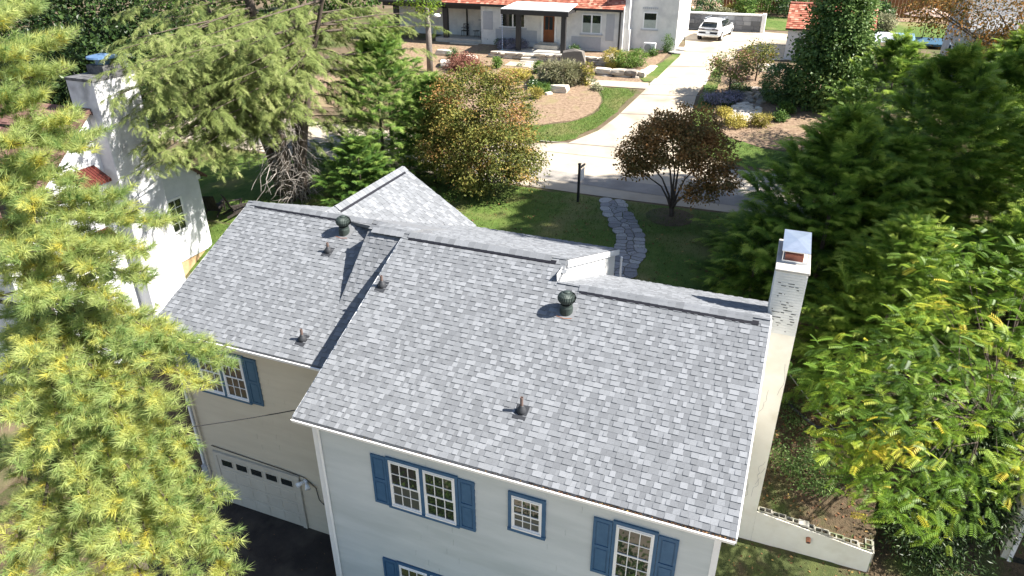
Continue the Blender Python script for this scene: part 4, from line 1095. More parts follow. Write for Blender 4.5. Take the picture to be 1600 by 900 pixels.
# sign post by the road
sp = spot(903, 316)
sg = thing('sign_post', sp, 'black yard sign post with a white hanging sign at the lawn edge', 'sign post', rz=R(86))
B('post', 'iron', sg, (-.05, .05, -.05, .05, -.1, 1.85), local=True)
B('arm', 'iron', sg, (.05, .72, -.035, .035, 1.62, 1.7), local=True)
B('cap', 'iron', sg, (-.065, .065, -.065, .065, 1.85, 1.9), local=True)
B('sign_board', 'white', sg, (.12, .68, -.012, .012, .98, 1.52), local=True)
for x in (.2, .6): MB().tube([(x, 0, 1.52), (x, 0, 1.63)], .008, 5).build('hook', 'iron', sg, local=True)
# heat pump by the wing, and stepping stones
ac = thing('heat_pump', (-10.75, 56.4, 8.0), 'white outdoor heat pump unit against the far house wing', 'heat pump')
B('case', 'white', ac, (-.45, .45, -.17, .17, .08, .78), bevel=.02, local=True)
MB().tube([(-.12, -.17, .43), (-.12, -.19, .43)], .27, 20).build('fan_grille', 'grey_box', ac, local=True)
B('foot', 'grey_box', ac, (-.35, -.3, -.2, .2, 0, .08), (.3, .35, -.2, .2, 0, .08), local=True)
for i, (u, v) in enumerate(((1056, 82), (1064, 77))):
    p = spot(u, v)
    tag(MB().lathe((p.x, p.y, p.z + .01), [(.62, 0), (.6, .07), (.2, .08)], 20).build('stepping_stone', 'concrete', None), ('round stepping stone nearer the grass strip', 'round stepping stone nearer the car')[i], 'stepping stone', 'round stepping stones')
# things in the yard beyond the hemlocks
p = spot(1440, 62)
um = thing('patio_umbrella', p, 'faded tan patio umbrella beside the grey house', 'umbrella')
MB().tube([(0, 0, 0), (0, 0, 2.3)], .03, 8).build('pole', 'dark_wood', um, local=True)
for k in range(8):
    a, b = R(45 * k), R(45 * k + 45)
    o = MB().add([(0, 0, 2.5), (1.7 * math.cos(a), 1.7 * math.sin(a), 1.85), (1.7 * math.cos(b), 1.7 * math.sin(b), 1.85), (0, 0, 2.47), (1.7 * math.cos(a), 1.7 * math.sin(a), 1.82), (1.7 * math.cos(b), 1.7 * math.sin(b), 1.82)], [(0, 1, 2), (3, 5, 4), (1, 4, 5, 2), (0, 3, 4, 1), (0, 2, 5, 3)]).build('canopy_panel', M['tan_cloth'] if 'tan_cloth' in M else M.setdefault('tan_cloth', mk('tan_cloth', (.38, .27, .22), (.5, .38, .32), rough=.9)), um, local=True)
M['tarp_blue'] = mk('tarp_blue', (.16, .30, .55), (.3, .45, .68), scale=2, rough=.4); M['tarp_pale'] = mk('tarp_pale', (.48, .52, .6), (.6, .64, .7), scale=3, rough=.4)
tr_ = thing('greenhouse_roof', (6.3, 61.5, 8.5), 'low lean to roof of blue and pale corrugated sheets behind the hemlocks', 'lean to')
for k in range(5):
    MB().prism([(5.1 + k * .55, 60.6, 9.1), (5.62 + k * .55, 60.6, 9.1), (5.62 + k * .55, 63, 9.5), (5.1 + k * .55, 63, 9.5)], (0, 0, .03)).build('roof_sheet', ('tarp_pale', 'tarp_pale', 'tarp_pale', 'tarp_blue', 'tarp_blue')[k], tr_)
for x in (5.2, 7.7):
    for y in (60.7, 62.9): B('post', 'dark_wood', tr_, (x, x + .08, y, y + .08, 8.2, 9.15))
dkk = thing('patio_deck', (8, 64, 8.7), 'dark blue grey deck beside the grey house', 'deck')
for k in range(12): B('deck_board', 'slate_blue', dkk, (7.4, 11.5, 62.5 + k * .3, 62.78 + k * .3, 8.75, 8.9))
fn = thing('board_fence', (9, 76, 9.2), 'long rust brown board fence at the far end of the yard', 'fence')
M['fence'] = mk('fence_wood', (.20, .085, .035), (.27, .12, .05), scale=5, rough=.85, stretch=(1, 1, .15))
for k in range(90): B('board', 'fence', fn, (-8 + k * .3, -7.72 + k * .3, 76.0 + random.uniform(0, .02), 76.03, 9.0, 10.9 + random.uniform(-.03, .03)))
for k in range(10): B('post', 'fence', fn, (-8 + k * 2.9, -7.88 + k * 2.9, 76.06, 76.18, 9, 10.8))
# street lamp head on the bare trunk
# cables
def sag(a, b, s, n=14): return [Vector(a).lerp(Vector(b), i / n) - Vector((0, 0, s * 4 * (i / n) * (1 - i / n))) for i in range(n + 1)]
cbl = tag(MB().tube(sag((-9.5, 12.78, 5.8), (-17.8, 8.2, 5.2), .25), .014, 6).build('service_cable', 'cable', None), 'thin service cable from the house corner across the garage', 'cable')
tag(MB().tube(sag((1.3, 21.5, 4.0), (3.3, 20.3, 2.6), .1), .018, 6).build('guy_wire', 'cable_grey', None), 'pale wire slanting up beside the chimney into the yellow green tree', 'wire')
tag(MB().tube([(1.2, 21.2, 3.3), (1.8, 20.6, 3.02), (2.5, 20.2, 2.8), (3.3, 20.3, 2.75), (4.1, 20.0, 2.55)], .05, 8).build('drain_hose', 'rubber', None), 'black corrugated hose lying on the terrace beside the chimney', 'hose')
# ------------------------------------------------------------------ flagstone path (each stone its own piece)
fp = thing('flagstone_path', (-6, 28, 4.9), 'curving flagstone path across the shaded lawn to the road', 'path')
C = [(-7.15, 31.2), (-6.75, 30.2), (-6.2, 29.25), (-5.65, 28.4), (-5.35, 27.5), (-5.15, 26.6), (-5.1, 25.6), (-5.2, 24.6), (-5.3, 23.6)]
M['flag'] = toned('flagstone', [(0, (.24, .23, .235)), (.5, (.34, .325, .32)), (1, (.46, .435, .41))], rough=.85, vary=.15, vscale=3, grain=.15)
sheet('path_base', [(x - .45, y) for x, y in C] + [(x + .45, y) for x, y in C[::-1]], 'soil', .035, .4, parent=fp)
pts = []
for i in range(len(C) - 1):
    a, b = Vector(C[i]), Vector(C[i + 1]); t = (b - a).normalized(); s = Vector((-t.y, t.x))
    for k in range(3):
        for q in (-.3, .02, .32):
            pts.append(a.lerp(b, (k + random.uniform(.1, .9)) / 3) + s * (q + random.uniform(-.08, .08)))
def voronoi_cell(c, others, rad=.34):
    poly = [c + Vector((rad * math.cos(R(a)), rad * math.sin(R(a)))) for a in range(0, 360, 30)]
    for o in others:
        if o is c or (o - c).length > 2 * rad: continue
        m_ = (o + c) / 2; n_ = (o - c).normalized(); m_ = m_ - n_ * .018
        new = []
        for i in range(len(poly)):
            p, q = poly[i], poly[(i + 1) % len(poly)]
            dp, dq = (p - m_).dot(n_), (q - m_).dot(n_)
            if dp <= 0: new.append(p)
            if dp * dq < 0: new.append(p + (q - p) * (dp / (dp - dq)))
        poly = new
        if len(poly) < 3: return None
    return poly
for c in pts:
    poly = voronoi_cell(c, pts)
    if not poly: continue
    z = float(hgt(c.x, c.y)) + .03
    o = MB().prism([(p.x, p.y, z + (p.y - c.y) * .07) for p in poly], (0, 0, .03 + random.uniform(0, .012))).build('flagstone', 'flag', fp)
    a = o.data.attributes.new('tone', 'FLOAT', 'POINT'); tv = random.random(); a.data.foreach_set('value', [tv] * len(o.data.vertices))

# ------------------------------------------------------------------ foliage tools
def unit(a): return a / (np.linalg.norm(a, axis=-1, keepdims=True) + 1e-9)
def frames(a, up):
    a = unit(a); b = unit(np.cross(up, a)); n = np.cross(a, b)
    return np.stack([a, b, n], -1)
class Leaves:
    """gathers copies of a small leaf shape into one crown mesh"""
    def __init__(s): s.V, s.F, s.T, s.n = [], [], [], 0
    def put(s, tmpl, pos, axis, up, scale, tone, grad=0.0):
        tv, tf = tmpl
        pos = np.asarray(pos, float); N_ = len(pos)
        if N_ == 0: return
        fr = frames(np.asarray(axis, float), np.asarray(up, float))
        scale = np.broadcast_to(np.asarray(scale, float), (N_,))
        V = pos[:, None, :] + scale[:, None, None] * np.einsum('nij,kj->nki', fr, tv)
        k = len(tv)
        s.V.append(V.reshape(-1, 3)); s.F.append((tf[None] + (np.arange(N_) * k)[:, None, None] + s.n).reshape(-1, 3))
        s.T.append((np.asarray(tone)[:, None] + grad * tv[None, :, 0]).reshape(-1)); s.n += N_ * k
    def build(s, name, mat, parent):
        return link(name, mesh_np(name, np.concatenate(s.V), np.concatenate(s.F), np.clip(np.concatenate(s.T), 0, 1)), mat, parent)
def t_leaf(w=.34, fold=.08):
    return np.array([(0, 0, 0), (.45, -w, fold), (1, 0, -.08), (.45, w, fold)], float), np.array([(0, 1, 2), (0, 2, 3)])
def t_spray(k=8, w=.05, droop=.28, ang=.8, sl=.36):
    V, F = [], []
    def tri(p, q, ww):
        p, q = np.array(p, float), np.array(q, float); d = q - p; n_ = np.array([-d[1], d[0], 0]); n_ = n_ / np.linalg.norm(n_) * ww
        o = len(V); V.extend([p + n_ * .4, p - n_ * .4, q * .55 + p * .45 - n_, q, q * .55 + p * .45 + n_]); F.extend([(o, o + 1, o + 2), (o, o + 2, o + 4), (o + 4, o + 2, o + 3)])
    z = lambda x: -droop * x * x
    for i in range(k):
        t = .08 + .84 * i / k
        for s in (-1, 1):
            tt = t + (.04 if s > 0 else 0)
            l = sl * (1 - .65 * tt) * (.85 + .3 * ((i * 7 + s) % 5) / 5)
            tri((tt, 0, z(tt)), (tt + l * math.cos(ang), s * l * math.sin(ang), z(tt) - .10 * l), w)
    tri((.55, 0, z(.55)), (1.05, 0, z(1.05)), w)
    return np.array(V), np.array(F)
def t_tuft(n_=30, w=.022, seed=1):
    r = np.random.default_rng(seed); V, F = [], []
    for i in range(n_):
        th = R(r.uniform(8, 68)); ph = r.uniform(0, 2 * math.pi)
        d = np.array([math.cos(th), math.sin(th) * math.cos(ph), math.sin(th) * math.sin(ph)])
        l = r.uniform(.8, 1.1); b = np.array([-.75 * r.random(), 0, 0])
        p = np.cross(d, r.normal(size=3)); p = p / np.linalg.norm(p) * w
        tip = b + d * l + np.array([0, 0, -.12 * l])
        o = len(V); V.extend([b + p, b - p, tip]); F.append((o, o + 1, o + 2))
    return np.array(V), np.array(F)
def t_frond(k=8, lw=.055, ll=.30, droop=.45):
    V, F = [], []
    z = lambda x: -droop * x * x
    V.extend([(0, -.008, 0), (0, .008, 0), (.5, 0, z(.5)), (1, 0, z(1))]); F.extend([(0, 2, 1), (0, 3, 2)])
    for i in range(k):
        t = .16 + .8 * i / k
        for s in (-1, 1):
            l = ll * (1 - .25 * abs(t - .5)); c, sn = math.cos(1.15), math.sin(1.15) * s
            p = np.array([t, 0, z(t)]); d = np.array([c, sn, -.32]); q = np.array([-sn, c, 0]) * lw
            o = len(V); V.extend([p, p + d * l * .4 - q, p + d * l, p + d * l * .4 + q]); F.extend([(o, o + 1, o + 2), (o, o + 2, o + 3)])
    return np.array(V, float), np.array(F)
def t_fine(k=6, w=.042, droop=.25, ang=.75, sl=.42, curl=.0):
    """a cheap feathery spray: one narrow triangle for each branchlet"""
    V, F = [], []
    z = lambda x: -droop * x * x
    for i in range(k):
        t = .04 + .8 * i / k
        for s in (-1, 1):
            tt = t + (.06 if s > 0 else 0); l = sl * (1 - .6 * tt) * (.8 + .4 * ((i * 3 + s) % 4) / 4)
            p = np.array([tt, 0, z(tt)]); d = np.array([math.cos(ang), s * math.sin(ang), -.18]); q = np.array([-s * math.sin(ang), math.cos(ang), 0]) * w
            o = len(V); V.extend([p + q, p - q, p + d * l]); F.append((o, o + 1, o + 2))
    o = len(V); V.extend([(0, w * .7, 0), (0, -w * .7, 0), (1.08, 0, z(1.08))]); F.append((o, o + 1, o + 2))
    return np.array(V, float), np.array(F)
LEAF, SPRAY, FINE, FROND = t_leaf(), t_fine(4, .040, .25, .7, .48), t_fine(4, .036, .5, .62, .52), t_frond(8, .042, .30, .42)
TUFTS = [t_tuft(36, .028, s) for s in range(4)]
def lim(path, r0, r1, mb, n=7):
    k = len(path); mb.tube(path, [r0 + (r1 - r0) * i / (k - 1) for i in range(k)], n)

# foliage colours (tone 0..1)
M['bark'] = mk('bark', (.09, .07, .055), (.17, .135, .11), scale=5, rough=.95, bump=1.0, bscale=22, stretch=(3, 3, .6))
M['bark_grey'] = mk('bark_grey', (.16, .14, .125), (.27, .24, .215), scale=5, rough=.95, bump=1.0, bscale=22, stretch=(3, 3, .6))
M['twig_grey'] = mk('twig_grey', (.26, .23, .21), (.38, .35, .32), scale=4, rough=.9)
M['pine'] = toned('pine_needles', [(0, (.11, .20, .06)), (.35, (.27, .38, .13)), (.6, (.48, .54, .19)), (.8, (.62, .60, .14)), (1, (.64, .54, .10))], rough=.5, trans=.5, spec=.35, vary=.22, vscale=1.6)
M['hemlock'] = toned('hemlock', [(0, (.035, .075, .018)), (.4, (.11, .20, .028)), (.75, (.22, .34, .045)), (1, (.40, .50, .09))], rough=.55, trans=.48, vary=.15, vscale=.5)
M['cedar'] = toned('pale_conifer', [(0, (.06, .095, .028)), (.4, (.165, .215, .062)), (.75, (.29, .34, .11)), (1, (.44, .46, .20))], rough=.6, trans=.3, vary=.2, vscale=.4)
M['green_conifer'] = toned('green_conifer', [(0, (.03, .07, .015)), (.5, (.10, .20, .035)), (1, (.26, .36, .08))], rough=.6, trans=.3, vary=.15, vscale=.5)
M['autumn'] = toned('autumn_leaf', [(0, (.05, .07, .018)), (.3, (.15, .17, .035)), (.55, (.30, .25, .06)), (.8, (.40, .20, .07)), (1, (.46, .27, .17))], rough=.6, trans=.25, vary=.3, vscale=.55)
M['maple'] = toned('maple_leaf', [(0, (.11, .11, .032)), (.4, (.22, .15, .05)), (.75, (.42, .20, .065)), (1, (.54, .30, .09))], rough=.6, trans=.25, vary=.28, vscale=.6)
M['walnut'] = toned('walnut_leaf', [(0, (.035, .085, .012)), (.45, (.14, .25, .025)), (.8, (.32, .40, .04)), (.95, (.5, .48, .05)), (1, (.56, .46, .05))], rough=.5, trans=.4, spec=.35, vary=.22, vscale=1.3)
M['ivy'] = toned('ivy_leaf', [(0, (.035, .075, .02)), (.5, (.11, .19, .05)), (1, (.26, .36, .12))], rough=.45, trans=.3, vary=.12, vscale=.6)
M['holly'] = toned('glossy_leaf', [(0, (.02, .045, .012)), (.6, (.06, .125, .03)), (1, (.2, .3, .1))], rough=.3, trans=.12, spec=.6, vary=.1)
M['magnolia'] = toned('dark_leaf', [(0, (.012, .025, .008)), (.6, (.03, .06, .015)), (1, (.09, .14, .035))], rough=.4, trans=.15, vary=.15)
M['orange_leaf'] = toned('orange_leaf', [(0, (.05, .055, .018)), (.4, (.12, .10, .03)), (.75, (.32, .17, .04)), (1, (.5, .22, .05))], rough=.6, trans=.3, vary=.25, vscale=.5)
M['yellow_shrub'] = toned('yellow_shrub', [(0, (.2, .19, .05)), (.6, (.45, .38, .08)), (1, (.62, .5, .12))], rough=.6, trans=.25, vary=.15)
M['lavender'] = toned('lavender', [(0, (.13, .14, .10)), (.5, (.25, .24, .27)), (1, (.40, .37, .52))], rough=.7, trans=.2)
M['sage_grass'] = toned('sage_grass', [(0, (.14, .15, .07)), (.6, (.3, .3, .17)), (1, (.45, .4, .28))], rough=.8, trans=.2)
M['red_shrub'] = toned('red_shrub', [(0, (.12, .05, .04)), (.6, (.26, .11, .08)), (1, (.36, .2, .14))], rough=.8, trans=.2)
M['bush_green'] = toned('bush_green', [(0, (.03, .07, .015)), (.6, (.08, .16, .03)), (1, (.2, .3, .06))], rough=.6, trans=.2, vary=.1)
M['pink_leaf'] = toned('pink_leaf', [(0, (.10, .15, .035)), (.5, (.26, .30, .09)), (.8, (.50, .26, .2)), (1, (.6, .34, .28))], rough=.6, trans=.3, vary=.25, vscale=1.2)

def conifer(name, label, cat, base, H, rad, nb, dens, spl, mat, group=None, z0=.06, up0=-4, up1=38, droop=.28, tmpl=None, power=.75, tone0=.45, nod=True, bark='bark', trunk=True, lean=(0, 0), sector=None, jit=.25):
    tmpl = tmpl or SPRAY
    t = thing(name, base, label, cat, group)
    b = np.array(base, float); L_ = Leaves(); wood = MB()
    if trunk:
        r0 = H * .016 + .04
        lim([Vector(b) + Vector((lean[0] * s * s * H, lean[1] * s * s * H, s * H - .2)) for s in (0, .25, .5, .75, .97)], r0, .015, wood, 8)
    gold = 2.39996
    for i in range(nb):
        hf = z0 + (1 - z0) * ((i + random.random() * .8) / nb) ** 1.05
        az = i * gold + random.uniform(-.35, .35)
        ln = rad * (1 - hf) ** power * random.uniform(1 - jit, 1 + jit) + .3
        el = R(up0 + (up1 - up0) * hf) + random.uniform(-.08, .08)
        d = np.array([math.cos(az), math.sin(az), 0]); sd = np.array([-d[1], d[0], 0])
        o = b + np.array([lean[0] * hf * hf * H, lean[1] * hf * hf * H, hf * H])
        n_ = max(6, int(ln * dens))
        s = np.sort(rng.uniform(.12, 1.0, n_)) ** .55
        P = o + d * (ln * s)[:, None]; P[:, 2] += math.tan(el) * ln * s - droop * ln * s ** 2
        tang = np.stack([np.full(n_, d[0]), np.full(n_, d[1]), math.tan(el) - 2 * droop * s], 1); tang = unit(tang)
        side = np.where(rng.random(n_) < .5, 1, -1)
        fan = rng.uniform(.25, 1.15, n_) * (1 - .75 * s ** 3)
        ax = tang * np.cos(fan)[:, None] + sd * (np.sin(fan) * side)[:, None]
        ax[:, 2] += rng.normal(.06, .16, n_)
        upv = np.tile([0, 0, 1.0], (n_, 1)) + rng.normal(0, .22, (n_, 3)) + d * .1
        sc = spl * rng.uniform(.65, 1.25, n_) * (1.05 - .35 * s)
        L_.put(tmpl, P, ax, upv, sc, np.clip(tone0 - .1 + .22 * s + rng.normal(0, .14, n_), 0, 1), .22)
        if i % 2 == 0 and ln > .8:
            q = [Vector(o + d * ln * k + np.array([0, 0, math.tan(el) * ln * k - droop * ln * k * k])) for k in (0, .4, .85)]
            lim(q, .012 + ln * .008, .006, wood, 5)
    if nod:
        P = b + np.array([lean[0] * H, lean[1] * H, H * .96]) + rng.normal(0, .06, (6, 3)); a = rng.normal(0, .5, (6, 3)) + [0, 0, 1.6]
        L_.put(tmpl, P, a, rng.normal(0, 1, (6, 3)), spl * 1.1, np.full(6, .75), .2)
    L_.build('crown', mat, t)
    if wood.v: wood.build('trunk', bark, t, smooth=True)
    return t

def plume_tree(name, label, cat, base, H, rad, n_pl, mat, group=None, spl=.32, per=17, pl=1.12, tone0=.5, power=.8, z0=.02, elev=(15, 62), nodk=.5, lean=(0, 0), round_=0.0, bark='bark'):
    """an evergreen whose skin is made of feathery plumes that rise outward and nod at the tip"""
    t = thing(name, base, label, cat, group); b = np.array(base, float); L_ = Leaves(); wood = MB()
    lim([Vector(b) + Vector((lean[0] * s * s * H, lean[1] * s * s * H, s * H - .2)) for s in (0, .25, .5, .7, .85)], H * .012 + .03, .012, wood, 8)
    ph = [random.uniform(0, 6.28) for _ in range(6)]
    for i in range(n_pl):
        hf = z0 + (1 - z0) * ((random.random() ** 1.15) if round_ > .3 else (1 - math.sqrt(1 - random.random() * .995)) ** .9)
        az = random.uniform(0, 2 * math.pi)
        lobe = 1 + .16 * math.sin(3 * az + ph[0] + 4 * hf) + .12 * math.sin(5 * az + ph[1] - 7 * hf) + .10 * math.sin(9 * hf + ph[2] + az)
        Rr = rad * ((1 - hf) ** power * (1 - round_) + math.sqrt(max(0, 1 - hf * hf)) * round_) * lobe
        inn = random.random(); k = (.45 + .35 * random.random()) if inn < .34 else random.uniform(.76, 1.10)
        l0 = pl * random.uniform(.65, 1.3) * (.65 + .5 * (1 - hf))
        d = np.array([math.cos(az), math.sin(az), 0]); sd = np.array([-d[1], d[0], 0])
        o = b + np.array([lean[0] * hf * hf * H, lean[1] * hf * hf * H, hf * H]) + d * max(0, Rr * k - l0 * .55)
        el = R(elev[0] + (elev[1] - elev[0]) * (.25 + .75 * hf)) + random.gauss(0, .2)
        n_ = int(per * random.uniform(.8, 1.25)); s = np.linspace(.06, 1, n_)
        sw = random.gauss(0, .25)
        P = o + (d * math.cos(el) + sd * sw)[None] * (l0 * s)[:, None]; P[:, 2] += l0 * (math.sin(el) * s - nodk * .5 * s ** 2.6)
        tang = unit(np.stack([d[0] * math.cos(el) + sd[0] * sw + 0 * s, d[1] * math.cos(el) + sd[1] * sw + 0 * s, math.sin(el) - nodk * 1.3 * s ** 1.6], 1))
        fan = rng.uniform(.35, 1.05, n_) * np.where(np.arange(n_) % 2 == 0, 1, -1) * (1 - .8 * s ** 4)
        ax = tang * np.cos(fan)[:, None] + sd * np.sin(fan)[:, None]; ax[:, 2] += rng.normal(-.06, .12, n_)
        up = np.cross(tang, sd) * -1 + rng.normal(0, .25, (n_, 3)); up[:, 2] = np.abs(up[:, 2]) + .3
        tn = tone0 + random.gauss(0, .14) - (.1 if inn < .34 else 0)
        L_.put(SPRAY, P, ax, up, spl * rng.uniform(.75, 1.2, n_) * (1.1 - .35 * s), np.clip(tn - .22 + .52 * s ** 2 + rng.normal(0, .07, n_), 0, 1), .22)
    L_.build('crown', mat, t); wood.build('trunk', bark, t, smooth=True)
    return t

def broad(name, label, cat, base, blobs, n_, size, mat, group=None, clump=.35, ncl=None, tmpl=None, trunk=None, limbs=True, bark='bark', tone=(.45, .2), shell=.75, flat=.6, tri=None, grad=.1):
    """blobs: (centre offset, radii); leaves stand in clumps spread through them, denser towards the skin"""
    t = thing(name, base, label, cat, group)
    b = np.array(base, float); L_ = Leaves(); tmpl = tmpl or LEAF
    vol = np.array([r[0] * r[1] * r[2] for c, r in blobs]) ** (2 / 3); vol = vol / vol.sum()
    ncl = ncl or max(8, n_ // 22)
    for (c, r), w in zip(blobs, vol):
        m_ = max(4, int(ncl * w)); k = max(8, int(n_ * w / m_))
        u = unit(rng.normal(size=(m_, 3))); rr = rng.random(m_) ** (1 / 3); rr = shell + (1 - shell) * rr - (rng.random(m_) < .3) * rng.random(m_) * .4
        CC = np.array(c) + u * rr[:, None] * np.array(r)
        ctone = rng.normal(tone[0], tone[1], m_)
        P = np.repeat(CC, k, 0) + rng.normal(0, clump, (m_ * k, 3)) * [1, 1, flat]
        out = unit(np.repeat(u, k, 0) + rng.normal(0, .6, (m_ * k, 3)))
        nrm = unit(np.repeat(u, k, 0) * .5 + [0, 0, .8] + rng.normal(0, .55, (m_ * k, 3)))
        out[:, 2] -= .25
        L_.put(tmpl, b + P, out, nrm, size * rng.uniform(.65, 1.3, m_ * k), np.clip(np.repeat(ctone, k) + rng.normal(0, .1, m_ * k), 0, 1), grad)
    L_.build('crown', mat, t)
    if trunk:
        wood = MB(); r0, th = trunk
        fork = Vector(b) + Vector((0, 0, th))
        lim([Vector(b) + Vector((0, 0, -.2)), Vector(b) + Vector((.03, .02, th * .5)), fork], r0, r0 * .8, wood, 9)
        if limbs:
            for c, r in blobs:
                e = Vector(b) + Vector(c)
                hv = Vector((e.x - fork.x, e.y - fork.y, 0))
                m1 = fork + hv * .35 + Vector((random.uniform(-.15, .15), random.uniform(-.15, .15), (e.z - fork.z) * .55))
                m0 = fork + hv * .12 + Vector((0, 0, (e.z - fork.z) * .25))
                lim([fork - Vector((0, 0, .1)), m0, m1, e], r0 * .5, r0 * .14, wood, 6)
                for j in range(4):
                    s0 = m1.lerp(e, random.uniform(.1, .9)); q = s0 + Vector((random.uniform(-.7, .7) * r[0], random.uniform(-.7, .7) * r[1], random.uniform(.0, .6) * r[2]))
                    lim([s0, s0.lerp(q, .5) + Vector((random.uniform(-.1, .1), random.uniform(-.1, .1), .08)), q], r0 * .16, r0 * .04, wood, 5)
        wood.build('trunk', bark, t, smooth=True)
    return t
# ------------------------------------------------------------------ the white pine close on the left
pine_base = Vector((-11.4, 6.9, float(hgt(-11.4, 6.9))))
pn = thing('white_pine', pine_base, 'big yellow green white pine with long needles filling the left edge', 'tree')
PT = [(60, 15, 10.6), (108, 62, 10.4), (98, 112, 10.2), (40, 85, 10), (25, 145, 9.8), (15, 30, 10), (75, 150, 10.2),
      (118, 188, 10.2), (140, 232, 10), (150, 212, 10.5), (70, 250, 9.5), (30, 225, 9.5), (60, 320, 9.3), (20, 300, 9.4), (120, 285, 9.8),
      (205, 335, 9.7), (268, 348, 10), (200, 305, 10), (235, 395, 9.5), (150, 420, 9.2), (238, 440, 9.6), (100, 470, 9), (40, 400, 9), (175, 470, 9.3), (110, 380, 9.2), (60, 480, 9), (190, 385, 9.4),
      (362, 568, 9.7), (328, 605, 9.4), (300, 535, 9.7), (248, 565, 9.3), (338, 548, 9.9), (200, 620, 9), (120, 600, 8.8), (60, 560, 8.8), (35, 650, 8.6), (275, 640, 9.1), (215, 545, 9.4), (150, 660, 8.8), (100, 690, 8.7), (20, 590, 8.8), (210, 680, 9),
      (300, 700, 9.5), (288, 728, 9.4), (240, 700, 9.3), (180, 720, 9.0), (130, 745, 8.8), (60, 730, 8.6),
      (366, 858, 9.2), (352, 782, 9.4), (330, 832, 9.1), (368, 905, 9.1), (282, 800, 8.9), (200, 790, 8.7), (250, 868, 8.7), (150, 850, 8.5), (180, 935, 8.4), (120, 905, 8.3), (310, 930, 8.9), (230, 760, 8.9), (150, 800, 8.6), (290, 860, 8.8), (60, 860, 8.4), (240, 940, 8.5), (90, 960, 8.2), (200, 860, 8.4), (30, 930, 8.2)]
for k in range(14): PT.append((random.uniform(-420, -40), random.uniform(-150, 950), random.uniform(10.5, 14)))
L_ = Leaves(); wood = MB()
ptop = 19.0
lim([Vector((pine_base.x, pine_base.y, pine_base.z - .3)), Vector((pine_base.x + .05, pine_base.y, 6)), Vector((pine_base.x - .05, pine_base.y + .05, 12)), Vector((pine_base.x, pine_base.y, ptop))], .30, .05, wood, 10)
for (u, v, D) in PT:
    e = far_pt(u - 8, v, D)
    s0 = Vector((pine_base.x, pine_base.y, min(ptop - .3, e.z - random.uniform(-.1, .5))))
    mid = s0.lerp(e, .55) + Vector((random.uniform(-.2, .2), random.uniform(-.2, .2), -.12))
    ln = (e - s0).length
    path = [s0.lerp(mid, .5) * .5 + s0 * .5, mid, e]
    def B_(t): return s0 * (1 - t) ** 2 + mid * 2 * t * (1 - t) + e * t * t
    lim([B_(t) for t in (0, .3, .6, .85, 1)], .012 + ln * .008, .006, wood, 6)
    tg = (e - mid).normalized()
    side = np.array(tg.cross(Vector((0, 0, 1))).normalized())
    nt = int(13 + ln * 7)
    for j in range(nt):
        t = .30 + .70 * (j + random.random()) / nt
        o = np.array(B_(t)); sg = 1 if j % 2 else -1
        tl = random.uniform(.30, .68) * (1.2 - .75 * t)
        ax = np.array(tg) * random.uniform(.6, 1.1) + side * sg * random.uniform(.25, .85) + np.array([0, 0, random.uniform(-.1, .38)])
        ax = ax / np.linalg.norm(ax)
        nn = max(3, int(tl / .095))
        ss = np.linspace(.25, 1.0, nn)
        P = o + ax * (ss * tl)[:, None] + rng.normal(0, .018, (nn, 3)); P[:, 2] += .10 * tl * ss ** 2
        A = ax + rng.normal(0, .28, (nn, 3)) + [0, 0, .12]
        yel = .38 if random.random() < .4 else .06
        tone = np.clip(.49 + rng.normal(0, .09) + rng.normal(0, .06, nn) + yel * (1 - ss), 0, 1)
        L_.put(TUFTS[j % 4], P, A, rng.normal(0, 1, (nn, 3)), .15 * rng.uniform(.8, 1.2, nn), tone)
        if j % 2 == 0: lim([Vector(o), Vector(o + ax * tl)], .007, .004, wood, 4)
L_.build('crown', 'pine', pn)
wood.build('trunk', 'bark', pn, smooth=True)

# ------------------------------------------------------------------ hemlocks on the right
def HB(x, y): return Vector((x, y, float(hgt(x, y))))
HG = 'hemlocks right of the house'
def hem(label, x, y, H, rad, n_, **k):
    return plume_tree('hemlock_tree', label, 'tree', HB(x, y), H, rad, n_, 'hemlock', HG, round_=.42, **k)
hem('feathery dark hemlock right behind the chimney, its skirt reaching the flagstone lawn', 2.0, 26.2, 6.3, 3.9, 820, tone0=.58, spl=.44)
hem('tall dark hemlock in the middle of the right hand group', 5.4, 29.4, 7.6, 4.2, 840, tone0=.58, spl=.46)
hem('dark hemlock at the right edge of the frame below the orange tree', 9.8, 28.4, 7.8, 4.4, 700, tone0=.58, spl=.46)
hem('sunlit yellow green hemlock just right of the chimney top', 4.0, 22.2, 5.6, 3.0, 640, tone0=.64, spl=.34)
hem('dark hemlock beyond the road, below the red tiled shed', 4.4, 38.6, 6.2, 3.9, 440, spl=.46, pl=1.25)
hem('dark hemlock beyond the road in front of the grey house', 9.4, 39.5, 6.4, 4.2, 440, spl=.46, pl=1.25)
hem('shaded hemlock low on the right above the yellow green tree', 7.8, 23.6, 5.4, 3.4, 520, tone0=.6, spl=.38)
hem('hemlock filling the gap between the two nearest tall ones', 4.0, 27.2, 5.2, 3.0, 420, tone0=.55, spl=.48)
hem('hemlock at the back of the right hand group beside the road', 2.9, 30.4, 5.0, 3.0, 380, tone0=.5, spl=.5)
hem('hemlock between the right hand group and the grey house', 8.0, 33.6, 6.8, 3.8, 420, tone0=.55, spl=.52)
hem('small dark hemlock bush between the maple and the chimney', -.2, 24.9, 2.8, 2.2, 240, tone0=.42, spl=.3, pl=.7)

